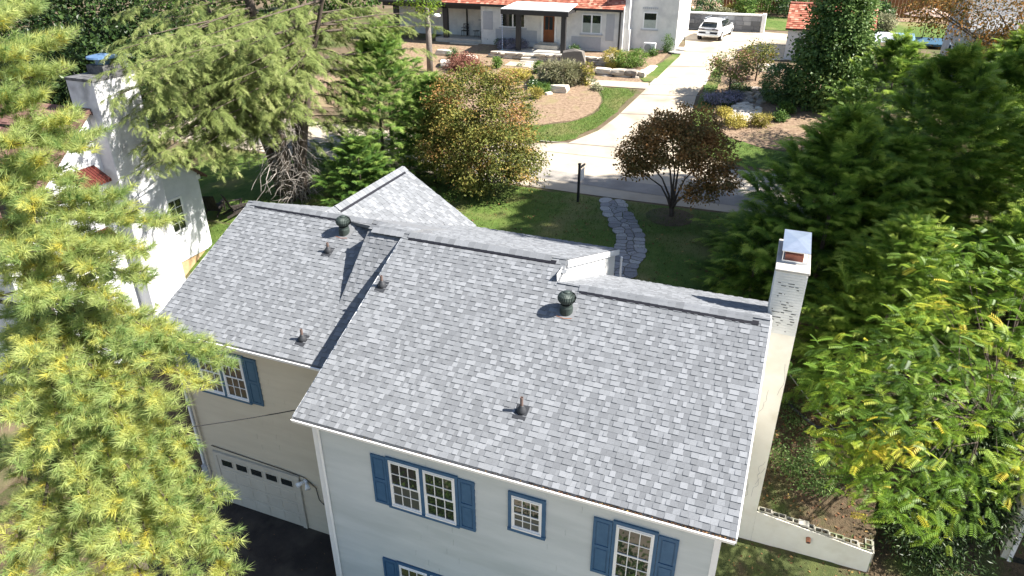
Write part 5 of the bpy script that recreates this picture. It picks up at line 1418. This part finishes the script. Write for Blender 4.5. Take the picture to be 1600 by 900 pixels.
# pinnate yellow green tree bottom right
wb = HB(6.4, 18.2)
wt = thing('walnut_tree', wb, 'yellow green tree with long pinnate leaves hanging over the retaining wall', 'tree')
L_ = Leaves(); wood = MB()
lim([wb + Vector((0, 0, -.2)), wb + Vector((.2, .6, 2)), wb + Vector((.1, 1.3, 4))], .16, .09, wood, 8)
hub = wb + Vector((.1, 1.3, 4))
WT = [(1250, 590, 17.5), (1290, 620, 16.8), (1320, 690, 16), (1340, 740, 15.6), (1390, 770, 15.5), (1420, 800, 15.6), (1450, 740, 15.4), (1400, 690, 15.2), (1360, 620, 15.8), (1320, 580, 16.6), (1420, 600, 15.6), (1480, 560, 16), (1400, 540, 16.6), (1470, 480, 17), (1520, 420, 17.5), (1500, 380, 18), (1560, 470, 17), (1590, 540, 16.4), (1540, 600, 15.8), (1500, 660, 15.4), (1580, 640, 15.6), (1600, 720, 15.6), (1560, 740, 15.8), (1500, 790, 16), (1440, 660, 15.2), (1350, 560, 16.8), (1450, 420, 17.8), (1620, 400, 17.5), (1640, 600, 16), (1380, 660, 15.4), (1530, 520, 16.2), (1590, 440, 17), (1290, 570, 17.2), (1350, 700, 15.7), (1460, 610, 15.5), (1510, 740, 15.8), (1430, 500, 16.8)]
for (u, v, D) in WT:
    e = far_pt(u + max(0, (1360 - u) * .22), v, D * 1.1); mid = hub.lerp(e, .5) + Vector((0, 0, .5))
    lim([hub, hub.lerp(mid, .5) + Vector((random.uniform(-.3, .3), random.uniform(-.3, .3), -.1)), mid, e], .028, .006, wood, 5)
    nf = 54
    P = np.array(e) + rng.normal(0, .4, (nf, 3)) * [1, 1, .5]
    dirn = np.array(e - hub); dirn /= np.linalg.norm(dirn)
    A = rng.normal(0, .65, (nf, 3)) + dirn * .5; A[:, 2] = A[:, 2] * .3 + .12
    tone = np.clip(rng.normal(.42, .15) + rng.normal(0, .12, nf) + (rng.random(nf) < .07) * .42, 0, 1)
    L_.put(FROND, P, A, np.tile([0, 0, 1.0], (nf, 1)) + rng.normal(0, .25, (nf, 3)), rng.uniform(.27, .45, nf), tone, .12)
L_.build('crown', 'walnut', wt); wood.build('trunk', 'bark', wt, smooth=True)
broad('rhododendron', 'dark broad leaved shrub in the shade under the yellow green tree', 'shrub', HB(7.2, 21.3), [((0, 0, 1.2), (1.5, 1.3, 1.2)), ((-.9, -1.2, .8), (1.0, 1.0, .8))], 7000, .15, 'magnolia', tmpl=t_leaf(.16, .04))
for u, v, s, lab in ((1500, 800, 1.0, 'dark broad leaved shrub in front of the cream building'), (1570, 770, 1.1, 'dark broad leaved shrub at the right edge above the cream building'), (1430, 850, .7, 'low dark shrub at the foot of the retaining wall')):
    broad('rhododendron', lab, 'shrub', spot(u, v), [((0, 0, s), (1.3 * s, 1.2 * s, s)), ((.6 * s, -.5, .6 * s), (.9 * s, .9 * s, .6 * s))], 4200, .15, 'magnolia', 'dark shrubs under the yellow green tree', tmpl=t_leaf(.16, .04))
for x, y, lab in ((-8.2, 7.4, 'leafy shrub in front of the house, the left one'), (-4.6, 7.2, 'leafy shrub in front of the house, the right one of the big pair'), (-2.75, 8.0, 'small unseen leafy shrub added to darken the single shuttered window reflection')):  # the last, small one is unseen, added to darken a window reflection
    broad('front_shrub', lab, 'shrub', HB(x, y), [((0, 0, 1.0), (1.2, 1.0, 1.0)), ((.5, .2, 1.5), (.8, .8, .7))], 2600, .13, 'bush_green', 'shrubs in front of the house')
broad('ground_ivy', 'dappled grey green shrub on the terrace right of the chimney', 'shrub', Vector((1.95, 19.3, 2.35)), [((0, 0, .2), (.7, 1.2, .3)), ((.6, -.9, .0), (.7, .7, .25)), ((-.2, 1.4, .6), (.5, .6, .25))], 4200, .07, 'ivy', clump=.15)

# ------------------------------------------------------------------ trees behind the house
bb = HB(-22.2, 26.8)
bt = thing('old_conifer', bb, 'tall pale green conifer with many trunks and tangled grey twigs behind the left roof', 'tree')
L_ = Leaves(); wood = MB(); dead = MB()
TR = [((0, 0), (-2.2, .4), 17, .34), ((.4, .3), (1.4, 1.0), 18, .36), ((-.7, .2), (-5.0, -.6), 15, .28), ((.1, -.3), (-.4, -1.0), 18, .32), ((.6, 0), (4.2, .2), 14, .22)]
gi = 0
for (bx_, by_), (tx, ty), hh, r0 in TR:
    P0 = bb + Vector((bx_, by_, -.2))
    def TP(s): return P0 + Vector((tx * s ** 1.4, ty * s ** 1.4, hh * s))
    lim([TP(s) for s in (0, .15, .3, .5, .75, 1)], r0, .05, wood, 9)
    for i in range(56):
        hf = .20 + .8 * (i + random.random()) / 56
        az = gi * 2.39996 + random.uniform(-.3, .3); gi += 1
        o = np.array(TP(hf)); ln = random.uniform(1.6, 3.6) * (1.15 - .6 * hf)
        if o[2] < bb.z + 5.0: ln *= .55 if random.random() < .6 else 0
        if ln < .3: continue
        el = R(random.uniform(-5, 28)); droop = .34
        d = np.array([math.cos(az), math.sin(az), 0]); sd = np.array([-d[1], d[0], 0])
        n_ = int(ln * (22 if o[2] < 16.5 else 9))
        s = np.sort(rng.uniform(.22, 1, n_))
        P = o + d * (ln * s)[:, None]; P[:, 2] += math.tan(el) * ln * s - droop * ln * s ** 2
        tang = unit(np.stack([np.full(n_, d[0]), np.full(n_, d[1]), math.tan(el) - 2 * droop * s], 1))
        side = np.where(rng.random(n_) < .5, 1, -1); fan = rng.uniform(.2, 1.1, n_)
        ax = tang * np.cos(fan)[:, None] + sd * (np.sin(fan) * side)[:, None]; ax[:, 2] += rng.normal(-.12, .2, n_)
        L_.put(FINE, P, ax, np.tile([0, 0, 1.0], (n_, 1)) + rng.normal(0, .35, (n_, 3)), .28 * rng.uniform(.6, 1.4, n_), np.clip(.5 + rng.normal(0, .07) + rng.normal(0, .15, n_), 0, 1), .15)
        if i % 2 == 0:
            lim([Vector(o + d * ln * k + np.array([0, 0, math.tan(el) * ln * k - droop * ln * k * k])) for k in (0, .35, .7, .95)], .012 + ln * .011, .008, wood, 5)
OT = [(200, 60, 31), (180, 118, 29.5), (225, 165, 29.5), (172, 195, 29), (255, 235, 29.5), (300, 140, 30), (330, 60, 32), (280, 15, 32), (400, 30, 33), (480, 40, 34), (560, 55, 34), (620, 40, 35), (655, 75, 35.5), (545, 115, 33), (600, 135, 33.5), (230, 90, 30), (330, 185, 30.5), (365, 120, 31), (420, 90, 32), (260, 60, 31), (190, 20, 31), (500, 90, 33), (640, 20, 35), (580, 10, 35), (300, 200, 29.5), (270, 120, 30), (345, 20, 32), (690, 40, 36), (440, 10, 33), (520, 20, 34), (380, 165, 31), (210, 200, 29), (560, 160, 33), (240, 30, 31), (390, 70, 29), (460, 120, 30)]
OT = [(u, v, D - 2.6 if 240 < u < 480 else D) for u, v, D in OT] + [(300, 90, 28), (350, 150, 28), (320, 120, 27.5), (400, 140, 28.5), (380, 100, 28), (430, 60, 29), (340, 210, 28), (280, 180, 28), (410, 190, 29), (270, 250, 28.5), (450, 30, 29.5), (360, 60, 28.5), (310, 40, 29), (250, 140, 28.5), (600, 80, 34), (650, 110, 35), (570, 185, 33), (520, 150, 33), (620, 185, 34), (545, 60, 34), (505, 200, 33), (190, 110, 24.5), (222, 150, 24.5), (200, 190, 24.8), (240, 200, 25), (178, 150, 24.5), (260, 160, 25), (230, 100, 25), (250, 240, 25), (180, 80, 25), (215, 60, 25.5), (280, 200, 25.5), (300, 240, 26), (300, 110, 26), (270, 60, 26.5), (205, 235, 25), (225, 265, 25)]
trunks = [(bb + Vector((bx_, by_, 0)), tx, ty, hh) for (bx_, by_), (tx, ty), hh, r0 in TR]
OW = [Vector(q) for q in ((-20.5, 21.5, 9.5), (-19, 22, 11), (-18.5, 21, 12.5), (-20, 20.5, 10.5), (-17.8, 22, 12), (-21, 20.3, 9), (-19.5, 19.8, 11), (-18.8, 20.3, 12), (-21.3, 21.4, 8.6), (-19.8, 21.2, 11.6), (-18.2, 22.4, 10.6), (-20.4, 22.4, 10.8), (-20.8, 19.3, 12), (-20, 19.6, 13), (-19.2, 19.8, 13.6), (-21.3, 19.2, 11.4), (-20.4, 18.8, 12.6), (-19.6, 20.4, 12.6), (-21, 18.7, 12.4))]
for e in [far_pt(*q) for q in OT] + OW:
    best = min(trunks, key=lambda q: (q[0].x + q[1] * .5 - e.x) ** 2 + (q[0].y - e.y) ** 2)
    zf = min(.95, max(.2, (e.z + random.uniform(-.3, .8) - bb.z) / best[3]))
    s0 = best[0] + Vector((best[1] * zf ** 1.4, best[2] * zf ** 1.4, best[3] * zf))
    mid = s0.lerp(e, .5) + Vector((random.uniform(-.4, .4), random.uniform(-.4, .4), .15))
    def Q(t): return s0 * (1 - t) ** 2 + mid * 2 * t * (1 - t) + e * t * t
    ln = (e - s0).length
    lim([Q(t) for t in (0, .2, .4, .6, .85, 1)], .015 + ln * .006, .006, wood, 6)
    tg = np.array((e - s0).normalized()); sd = np.array((e - s0).cross(Vector((0, 0, 1))).normalized())
    for j in range(int(6 + ln * 3.0)):
        t = random.uniform(.12, 1.0); o = np.array(Q(t)); l2 = random.uniform(.6, 1.5); sg = random.choice((-1, 1))
        ax0 = tg * random.uniform(.3, 1) + sd * sg * random.uniform(.3, 1.1) + np.array([0, 0, random.uniform(-.1, .2)]); ax0 /= np.linalg.norm(ax0)
        s2 = np.cross(ax0, [0, 0, 1]); n_ = int(l2 * 24)
        s = np.sort(rng.uniform(.1, 1, n_)); P = o + ax0 * (l2 * s)[:, None]; P[:, 2] -= .35 * l2 * s ** 2
        fan = rng.uniform(.2, 1.1, n_) * np.where(rng.random(n_) < .5, 1, -1)
        ax = ax0 * np.cos(fan)[:, None] + s2 * np.sin(fan)[:, None]; ax[:, 2] += -.5 * s + rng.normal(0, .2, n_)
        L_.put(FINE, P, ax, np.tile([0, 0, 1.0], (n_, 1)) + rng.normal(0, .3, (n_, 3)), .27 * rng.uniform(.6, 1.4, n_), np.clip(.5 + rng.normal(0, .09) + rng.normal(0, .15, n_), 0, 1), .15)
for k in range(900):                              # tangle of dead twigs round the trunks
    a = random.uniform(0, 6.28); z = random.uniform(.2, 6.2) ; rr = random.uniform(.25, 1.0) * (1.15 - z * .09)
    p = bb + Vector((rr * math.cos(a) + (.5 - z * .05), rr * math.sin(a) * .8, z)); P = [p]
    d = Vector((math.cos(a) * .5 + random.gauss(0, .5), math.sin(a) * .5 + random.gauss(0, .5), random.uniform(-1.2, .6))).normalized()
    for i in range(4):
        p = p + d * random.uniform(.12, .32); d = (d + Vector((random.gauss(0, .3), random.gauss(0, .3), random.gauss(-.12, .2)))).normalized(); P.append(p)
    dead.tube(P, [.014, .012, .010, .007, .004], 3, caps=False)
for k in range(40):                               # longer bare branches hanging left over the lawn
    p = bb + Vector((random.uniform(-.5, .3), random.uniform(-.6, .4), random.uniform(1.5, 5))); P = [p]
    d = Vector((random.uniform(-1.0, .6), random.uniform(-.8, .3), random.uniform(-.25, .4))).normalized()
    for i in range(6):
        p = p + d * random.uniform(.25, .55); d = (d + Vector((random.gauss(0, .25), random.gauss(0, .25), random.gauss(-.15, .2)))).normalized(); P.append(p)
    dead.tube(P, [.03, .026, .022, .018, .014, .01, .006], 4, caps=False)
L_.build('crown', 'cedar', bt); wood.build('trunk', 'bark', bt, smooth=True); tag(dead.build('dead_twigs', 'twig_grey', bt), kind='stuff')

def yc(label, x, y, H, rad, n_, **k):
    return plume_tree('young_conifer', label, 'tree', HB(x, y), H, rad, n_, 'green_conifer', 'bright green conifers behind the left roof', round_=.55, **k)
yc('bright green bushy conifer right of the tangled trunks', -18.9, 30.2, 7.0, 3.2, 560, tone0=.6, spl=.38)
yc('smaller bright green conifer just behind the rear gable peak', -16.2, 30.6, 4.9, 2.4, 380, tone0=.64, spl=.36)
yc('low dark conifer between the tangled trunks and the rear gable', -18.2, 26.9, 3.2, 2.3, 300, tone0=.45, spl=.32, pl=.7)
yc('pale leafy conifer against the mulch bed behind the bushy one', -20.6, 34.0, 6.6, 3.0, 420, tone0=.72, spl=.44)

broad('autumn_bush', 'large rounded bush turning orange and green beside the road', 'tree', HB(-13.7, 30.6),
      [((0, 0, 3.4), (2.6, 2.4, 2.3)), ((-1.3, -.5, 2.3), (1.7, 1.7, 1.6)), ((1.4, .3, 2.4), (1.8, 1.7, 1.7)), ((.2, -.9, 1.9), (2.0, 1.6, 1.5)), ((-.5, .4, 4.6), (1.6, 1.5, 1.1)), ((2.3, -.4, 1.6), (.9, .9, .8)), ((-2.2, .2, 3.2), (.8, .9, .8)), ((.9, .2, 5.0), (.9, .9, .7))],
      42000, .115, 'autumn', clump=.27, ncl=420, trunk=(.12, .8), tone=(.30, .2), shell=.8)
broad('maple_tree', 'small dark red brown maple with a spreading crown on the shaded lawn', 'tree', HB(-4.17, 30.4),
      [((-.3, 0, 3.4), (1.7, 1.7, .9)), ((-1.5, -.3, 2.8), (1.0, 1.1, .8)), ((1.3, .2, 2.9), (1.2, 1.2, .9)), ((.5, .4, 4.2), (1.2, 1.1, .7)), ((-.8, .3, 3.9), (1.0, 1.0, .6)), ((1.9, -.3, 2.1), (.7, .8, .5)), ((-1.9, .1, 2.1), (.5, .6, .4)), ((1.2, -.8, 1.6), (.7, .7, .35))],
      24000, .115, 'maple', clump=.19, ncl=620, trunk=(.13, .4), tone=(.42, .18), shell=.6)
sheet('tree_ring', [(-4.2 + 1.1 * math.cos(R(a)), 30.3 + 1.0 * math.sin(R(a))) for a in range(0, 360, 30)], 'soil', .03, .4)
# tall ivy grown tree right of the drive
cb = HB(2.0, 48.4)
broad('ivy_tree', 'tall conical tree covered in pale green ivy leaves beside the red tiled shed', 'tree', cb,
      [((0, 0, 1.5), (2.35, 2.3, 1.9)), ((0, 0, 3.3), (2.0, 1.9, 1.9)), ((.1, 0, 5.2), (1.55, 1.5, 1.7)), ((.15, 0, 7.0), (1.05, 1.05, 1.4))],
      30000, .20, 'ivy', clump=.28, trunk=(.25, 3), limbs=False, tone=(.5, .2), tmpl=t_leaf(.42, .1))
broad('holly_bush', 'round glossy green clipped bush in the garden bed', 'shrub', spot(1212, 160), [((0, 0, 1.15), (1.0, 1.0, 1.1))], 9000, .12, 'holly', clump=.13, shell=.9, tmpl=t_leaf(.26, .08), tone=(.72, .2))
# orange brown tree top right
oc = far_pt(1640, 120, 33); ob_ = HB(oc.x, oc.y)
OB = [((far_pt(u, v, D) - ob_)[:], (r, r, r * .75)) for u, v, D, r in ((1480, 25, 35, 1.4), (1560, 20, 34, 1.9), (1530, 95, 34, 1.5), (1600, 110, 33, 2.0), (1575, 175, 33, 1.6), (1510, 160, 34, 1.1), (1600, 225, 33, 1.4), (1640, 60, 33, 2.2), (1450, 10, 36, 1.0), (1555, 250, 33, .8), (1660, 160, 33, 2))]
broad('orange_tree', 'tree with thin orange brown leaves hanging in the top right corner', 'tree', ob_, OB, 20000, .13, 'orange_leaf', clump=.34, trunk=(.2, 3.0), tone=(.5, .22), shell=.4)
# dark evergreens behind the neighbour, top left
for k, (u, v, D, rr, lab) in enumerate(((60, 60, 42, 3.4, 'dark magnolia behind the neighbour roof at the left edge'), (140, 45, 40, 3.2, 'dark magnolia right behind the neighbour chimney cap'), (220, 10, 43, 3.6, 'dark magnolia in the top left corner behind the pale conifer'), (100, 110, 36, 2.2, 'small dark magnolia beside the neighbour chimney'), (20, 5, 46, 4.0, 'dark magnolia at the very top left corner'))):
    c = far_pt(u, v, D); bse = Vector((c.x, c.y, float(hgt(c.x, c.y)))); dz = c.z - bse.z
    broad('magnolia_tree', lab, 'tree', bse, [((0, 0, dz), (rr, rr, rr * .9)), ((rr * .3, -.6, dz * .6), (rr * .9, rr * .8, rr * .8)), ((0, 0, dz * .35), (rr * .8, rr * .8, dz * .35))], 10000, .26, 'magnolia', 'magnolias behind the neighbour house', clump=.4, trunk=(.2, 2.0), limbs=False)
# bare trunk with leaves above, by the far bed
tb = spot(672, 113)
tw = broad('lamp_tree', 'slim ivy clad trunk with yellow green leaves left of the far porch', 'tree', tb, [((-.6, 0, 5.0), (1.6, 1.3, 1.0)), ((-1.2, 0, 6.4), (1.9, 1.6, 1.3)), ((.3, 0, 6.6), (1.3, 1.2, .9))], 3200, .16, 'walnut', clump=.3, trunk=(.24, 4.6), tone=(.4, .15), bark='bark_grey', shell=.4)
B('lamp_arm', 'grey_box', tw, (tb.x + .1, tb.x + .8, tb.y - .25, tb.y - .2, tb.z + 4.05, tb.z + 4.12))
MB().lathe((tb.x + .9, tb.y - .22, tb.z + 3.98), [(.12, 0), (.3, .06), (.2, .2), (.05, .24)], 14).build('lamp_head', 'white', tw, smooth=True)

# ------------------------------------------------------------------ garden plants across the road
def shrub(name, label, u, v, w, hh, mat, n_=700, size=.09, group=None, tmpl=None, clump=.12, cat='shrub', tone=(.5, .2)):
    return broad(name, label, cat, spot(u, v), [((0, 0, hh * .5), (w * .5, w * .5, hh * .5))], n_ * 3, size, mat, group, clump=clump, tmpl=tmpl, shell=.6, tone=tone)
GRASSY = t_leaf(.07, .02)
shrub('round_shrub', 'upright dark green dwarf bush between the pale boulders', 707, 95, .7, .9, 'holly', 500)
shrub('round_shrub', 'golden green dwarf conifer left of the front walk', 777, 106, .55, .8, 'bush_green', 500, tone=(.8, .15))
shrub('round_shrub', 'golden green dwarf conifer beside the front walk bend', 841, 114, .6, .75, 'bush_green', 500, tone=(.8, .15))
shrub('round_shrub', 'dark green ball in the patio bed above the steps', 897, 84, .6, .6, 'holly', 400)
shrub('round_shrub', 'dark shrub against the white wall near the porch', 763, 66, .7, .7, 'holly', 400)
shrub('round_shrub', 'dark shrub at the foot of the rain chain', 782, 72, .6, .6, 'holly', 400)
shrub('dwarf_maple', 'red brown cutleaf dwarf maple in the mulch bed', 725, 108, 2.2, .9, 'red_shrub', 1500, .12, clump=.25)
shrub('yellow_shrub', 'yellow leaved shrub beside the orange and green bush', 795, 124, 1.3, .7, 'yellow_shrub', 700)
shrub('yellow_shrub', 'yellow leaved shrub between the walk and the grass clump', 815, 124, 1.3, .7, 'yellow_shrub', 700)
shrub('ornamental_grass', 'tall pale tufted grass clump left of the standing slab plants', 857, 130, 1.4, 1.4, 'sage_grass', 900, .3, tmpl=GRASSY)
shrub('ornamental_grass', 'wide pale tufted grass clump in front of the standing slab', 880, 132, 2.2, 1.5, 'sage_grass', 1400, .3, tmpl=GRASSY)
shrub('ornamental_grass', 'pale tufted grass clump nearest the yellow twig shrub', 898, 130, 1.3, 1.2, 'sage_grass', 800, .3, tmpl=GRASSY)
shrub('twig_shrub', 'thin upright orange leaved shrub beside the front walk', 917, 132, .8, 1.5, 'yellow_shrub', 260, .12, tone=(.2, .2))
shrub('low_shrub', 'low dark green shrub at the near end of the grass clump', 834, 138, .8, .5, 'holly', 400)
shrub('low_shrub', 'low olive shrub beside the flat boulder', 849, 144, .9, .6, 'bush_green', 400, tone=(.6, .2))
shrub('low_shrub', 'low ochre shrub near the autumn bush', 837, 153, .8, .6, 'yellow_shrub', 350, tone=(.2, .2))
shrub('low_shrub', 'tiny grey green tuft near the grass edge', 933, 141, .5, .3, 'sage_grass', 200)
shrub('lavender', 'lavender coloured flowers on the planter left of the steps', 800, 76, 2.4, .7, 'lavender', 1300, .10)
shrub('flower_shrub', 'yellow flowering shrub above the big rough stones', 958, 105, 1.5, 1.3, 'yellow_shrub', 900, tone=(.55, .25))
shrub('flower_shrub', 'green flowering shrub in the middle above the rough stones', 975, 106, 1.8, 1.2, 'bush_green', 1000, tone=(.8, .2))
shrub('flower_shrub', 'green shrub above the stones nearest the grass strip', 995, 104, 1.6, 1.2, 'bush_green', 900, tone=(.75, .2))
shrub('small_shrub', 'small shrub in front of the heat pump', 1020, 87, .7, .5, 'bush_green', 250)
shrub('small_shrub', 'thin upright shrub at the corner of the far house wing', 1042, 83, .6, 1.4, 'bush_green', 300)
shrub('lavender', 'lavender coloured flowers in the bed right of the drive', 1125, 160, 2.0, .5, 'lavender', 1300, .10)
shrub('lavender', 'smaller lavender clump beside the stony dry bed', 1143, 157, 1.3, .5, 'lavender', 800, .10)
shrub('low_shrub', 'low green tuft among the lavender', 1133, 164, .7, .3, 'bush_green', 250)
shrub('yellow_shrub', 'yellow shrub left of the cream stones in the bed', 1131, 182, .8, .5, 'yellow_shrub', 400)
shrub('yellow_shrub', 'yellow shrub below the cream stones', 1149, 197, 1.3, .6, 'yellow_shrub', 700)
shrub('yellow_shrub', 'yellow green shrub right of the cream stones', 1188, 196, 1.0, .7, 'yellow_shrub', 600, tone=(.2, .2))
shrub('round_shrub', 'upper of two small green balls beside the hemlock', 1227, 178, .75, .7, 'bush_green', 600)
shrub('round_shrub', 'lower of two small green balls beside the hemlock', 1218, 189, .6, .5, 'bush_green', 450)
broad('crape_myrtle', 'small tree with pinkish green leaves in the bed beside the drive', 'tree', spot(1138, 146), [((0, 0, 1.9), (1.2, 1.1, .7)), ((-.6, 0, 1.5), (.7, .7, .5)), ((.7, 0, 1.4), (.7, .7, .5)), ((1.0, .2, 2.0), (.7, .7, .5))], 2600, .15, 'pink_leaf', 'small trees beside the drive', clump=.22, trunk=(.07, 1.0), shell=.5)
broad('crape_myrtle', 'small dark leaved tree at the top of the bed beside the shed', 'tree', spot(1180, 126), [((0, 0, 1.9), (1.0, .9, .6)), ((.3, 0, 1.3), (.6, .6, .4))], 1300, .14, 'autumn', 'small trees beside the drive', clump=.22, trunk=(.06, 1.2), tone=(.25, .15))
shrub('low_shrub', 'crimson leaved shrub at the top of the garden bed', 1168, 92, 1.2, .6, 'red_shrub', 500, tone=(.8, .1))
shrub('low_shrub', 'dark low shrub under the small pinkish tree', 1155, 142, 1.3, .4, 'holly', 600)
# cream stones and river rock in the bed
def rock_patch(name, label, u0, v0, w, d, n_, lo, hi, s0=.12, s1=.26):
    p = spot(u0, v0); t = thing(name, p, label, 'rocks')
    for k in range(n_):
        a, r = random.uniform(0, 6.28), math.sqrt(random.random())
        x, y = p.x + w * r * math.cos(a), p.y + d * r * math.sin(a); s = random.uniform(s0, s1)
        put_stone('rock', t, (x, y, float(hgt(x, y)) + .05), (s * 1.3, s, s * .6), random.uniform(lo, hi), random.uniform(0, 3))
rock_patch('cream_rocks', 'patch of broken cream coloured stones in the garden bed', 1163, 178, .95, 1.7, 70, .9, 1.0, .2, .38)
rock_patch('river_rocks', 'grey river rocks of the dry stream beside the glossy bush', 1178, 152, .8, 1.8, 60, .3, .6, .2, .4)
rock_patch('edge_rocks', 'pale rocks along the upper end of the garden bed', 1205, 108, .9, .8, 26, .6, .95, .25, .45)
# beyond the far wall
for k, (u, v, w, hh, mat, lab) in enumerate(((1103, 24, 2.4, 2.6, 'holly', 'rounded dark bush left of the far mulch bank'), (1205, 22, 3.4, 3.6, 'bush_green', 'big golden green round bush on the far bank'), (1235, 26, 2.6, 2.2, 'holly', 'dark bush between the golden bush and the shed roof'), (1146, 27, 1.4, 1.0, 'yellow_shrub', 'low yellow flowering shrub above the grey wall'), (1162, 28, 1.8, 2.0, 'bush_green', 'thin bright green sapling above the grey wall'), (1085, 30, 1.2, .8, 'holly', 'low dark shrub above the wall behind the car'), (1130, 30, 1.6, .8, 'sage_grass', 'pale grassy clump above the wall right of the car'), (1372, 38, 1.8, 1.8, 'holly', 'dark shrub at the corner of the tiled shed'), (1378, 50, 1.6, 1.4, 'sage_grass', 'pale grey green shrub beside the bright far lawn'))):
    shrub('far_shrub', lab, u, v, w, hh, mat, 900, .16, 'shrubs beyond the far wall', clump=.2, tone=(.7 if mat == 'bush_green' else .5, .2))
for k, (u, D, rr, lab) in enumerate(((1070, 88, 4, 'dark backdrop tree behind the far wing'), (1150, 92, 4.5, 'dark backdrop tree above the sapling'), (1240, 90, 4.2, 'dark backdrop tree above the shed roof'), (1390, 86, 4, 'dark backdrop tree above the board fence'), (1480, 88, 4.2, 'dark backdrop tree behind the grey house'), (300, 62, 5, 'pale backdrop tree at the top behind the old conifer'), (420, 66, 5, 'tree at the top edge left of the far porch'), (540, 70, 5, 'tree at the top edge nearest the far porch'))):
    c = far_pt(u, 0, D); bse = Vector((c.x, c.y, float(hgt(c.x, c.y))))
    broad('backdrop_tree', lab, 'tree', bse, [((0, 0, rr * .9), (rr, rr, rr * .9)), ((rr * .5, .5, rr * 1.5), (rr * .8, rr * .8, rr * .7)), ((-rr * .5, -.4, rr * 1.4), (rr * .8, rr * .8, rr * .7))], 7000, .38, 'magnolia' if k < 5 else 'bush_green', 'backdrop trees along the top', clump=.5, trunk=(.25, 1.5), limbs=False)

# fallen leaves on the terrace, the apron edge and the lawn
def litter(name, label, x0, x1, y0, y1, n_, hf, size=.05):
    x, y = rng.uniform(x0, x1, n_), rng.uniform(y0, y1, n_)
    z = np.array([hf(a, b) for a, b in zip(x, y)]) + .025
    V, F, T = tri_scatter(np.stack([x, y, z], 1), size, rng.random(n_), .25)
    return tag(link(name, mesh_np(name, V, F, T), 'dead_leaf'), label, 'leaves', kind='stuff')
litter('fallen_leaves', 'brown fallen leaves strewn over the terrace bed', 1.2, 4.2, 17.1, 24, 800, terr)
litter('fallen_leaves', 'fallen leaves scattered over the shaded lawn', -16, 2, 22.5, 31, 900, hgt, .06)
litter('fallen_leaves', 'fallen leaves on the grass below the retaining wall', .6, 4.3, 10, 16.8, 350, hgt)

# tall trees right of the frame: their shade lies over the lawn, the maple and the path
for k, (x, y, hh, lab) in enumerate(((15.0, 28.5, 24.5, 'very tall leafy tree right of the frame, nearer the house'), (15.5, 34.5, 24.5, 'very tall leafy tree right of the frame, nearer the road'))):
    broad('shade_tree', lab, 'tree', HB(x, y), [((0, 0, hh * .93), (3.2, 3.2, 1.9)), ((0, .5, hh * .83), (3.6, 3.6, 2.0)), ((.3, -.5, hh * .74), (3.2, 3.4, 1.8))], 14000, .5, 'ivy', 'tall shade trees right of the frame', clump=.5, trunk=(.35, hh * .62), limbs=True, shell=.5)
# grass blades
def grass(name, label, poly, n_, hf, mat='lawn_blade', size=.09, off=.03):
    P = np.array(poly); x0, y0 = P.min(0); x1, y1 = P.max(0)
    x, y = rng.uniform(x0, x1, n_), rng.uniform(y0, y1, n_)
    ins = np.zeros(n_, bool)
    for (ax_, ay_), (bx_, by_) in zip(P, np.roll(P, -1, 0)):
        c = (ay_ > y) != (by_ > y)
        xc = ax_ + (y - ay_) / (by_ - ay_ + 1e-12) * (bx_ - ax_); ins ^= c & (x < xc)
    x, y = x[ins], y[ins]; m_ = len(x); z = hf(x, y) + off
    a = rng.uniform(0, 6.28, m_); w = np.stack([np.cos(a), np.sin(a), np.zeros(m_)], 1) * size * .12
    b = np.stack([x, y, z], 1); tip = b + np.stack([rng.normal(0, .4, m_), rng.normal(0, .4, m_), rng.uniform(.5, 1.1, m_)], 1) * size
    V = np.stack([b - w, b + w, tip], 1).reshape(-1, 3); F = np.arange(m_ * 3).reshape(-1, 3)
    return tag(link(name, mesh_np(name, V, F, np.repeat(rng.random(m_), 3)), mat), label, 'grass', kind='stuff')
M['lawn_blade'] = toned('lawn_blade', [(0, (.06, .11, .02)), (.6, (.13, .19, .04)), (1, (.26, .25, .09))], rough=.7, trans=.3, vary=.25, vscale=.5)
grass('grass', 'mown grass of the lawn behind the house', [(-24, 22), (1, 21.5), (1, 31.3), (-24, 31.3)], 30000, hgt)
grass('grass', 'grass verge between the mulch bed and the drive', [(-17, 37.8), (-13.4, 38.2), (-11.7, 38.7), (-10.6, 41), (-10.1, 44), (-9.7, 48.2), (-12.9, 48.1), (-12.0, 47.3), (-11.4, 45.5), (-11.4, 43.3), (-12.3, 41.6), (-13.6, 40.8), (-17, 40.0)], 26000, hgt, off=.04)
grass('grass', 'grass strip along the right side of the drive', [(-5.4, 44), (-5.1, 41), (-4.3, 39.2), (-2, 38.2), (3, 37.8), (3, 40.0), (-1, 40.3), (-3.2, 41.5), (-4.3, 44.2), (-4.7, 48), (-4.8, 53.3), (-5.3, 54.0), (-5.45, 50)], 18000, hgt, off=.04)
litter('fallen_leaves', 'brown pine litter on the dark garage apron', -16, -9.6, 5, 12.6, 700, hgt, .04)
for k in range(26):
    u, v = random.uniform(690, 940), random.uniform(88, 175)
    g = spot(u, v)
    if not (-27 < g.x < -12 and 41 < g.y < 51.5) or (g.x > -17 and g.y < 43): continue
    broad('bed_tuft', 'small green tuft scattered over the mulch bed', 'plant', g, [((0, 0, .1), (.18, .18, .12))], 120, .09, 'bush_green', 'small tufts in the mulch bed', clump=.08)
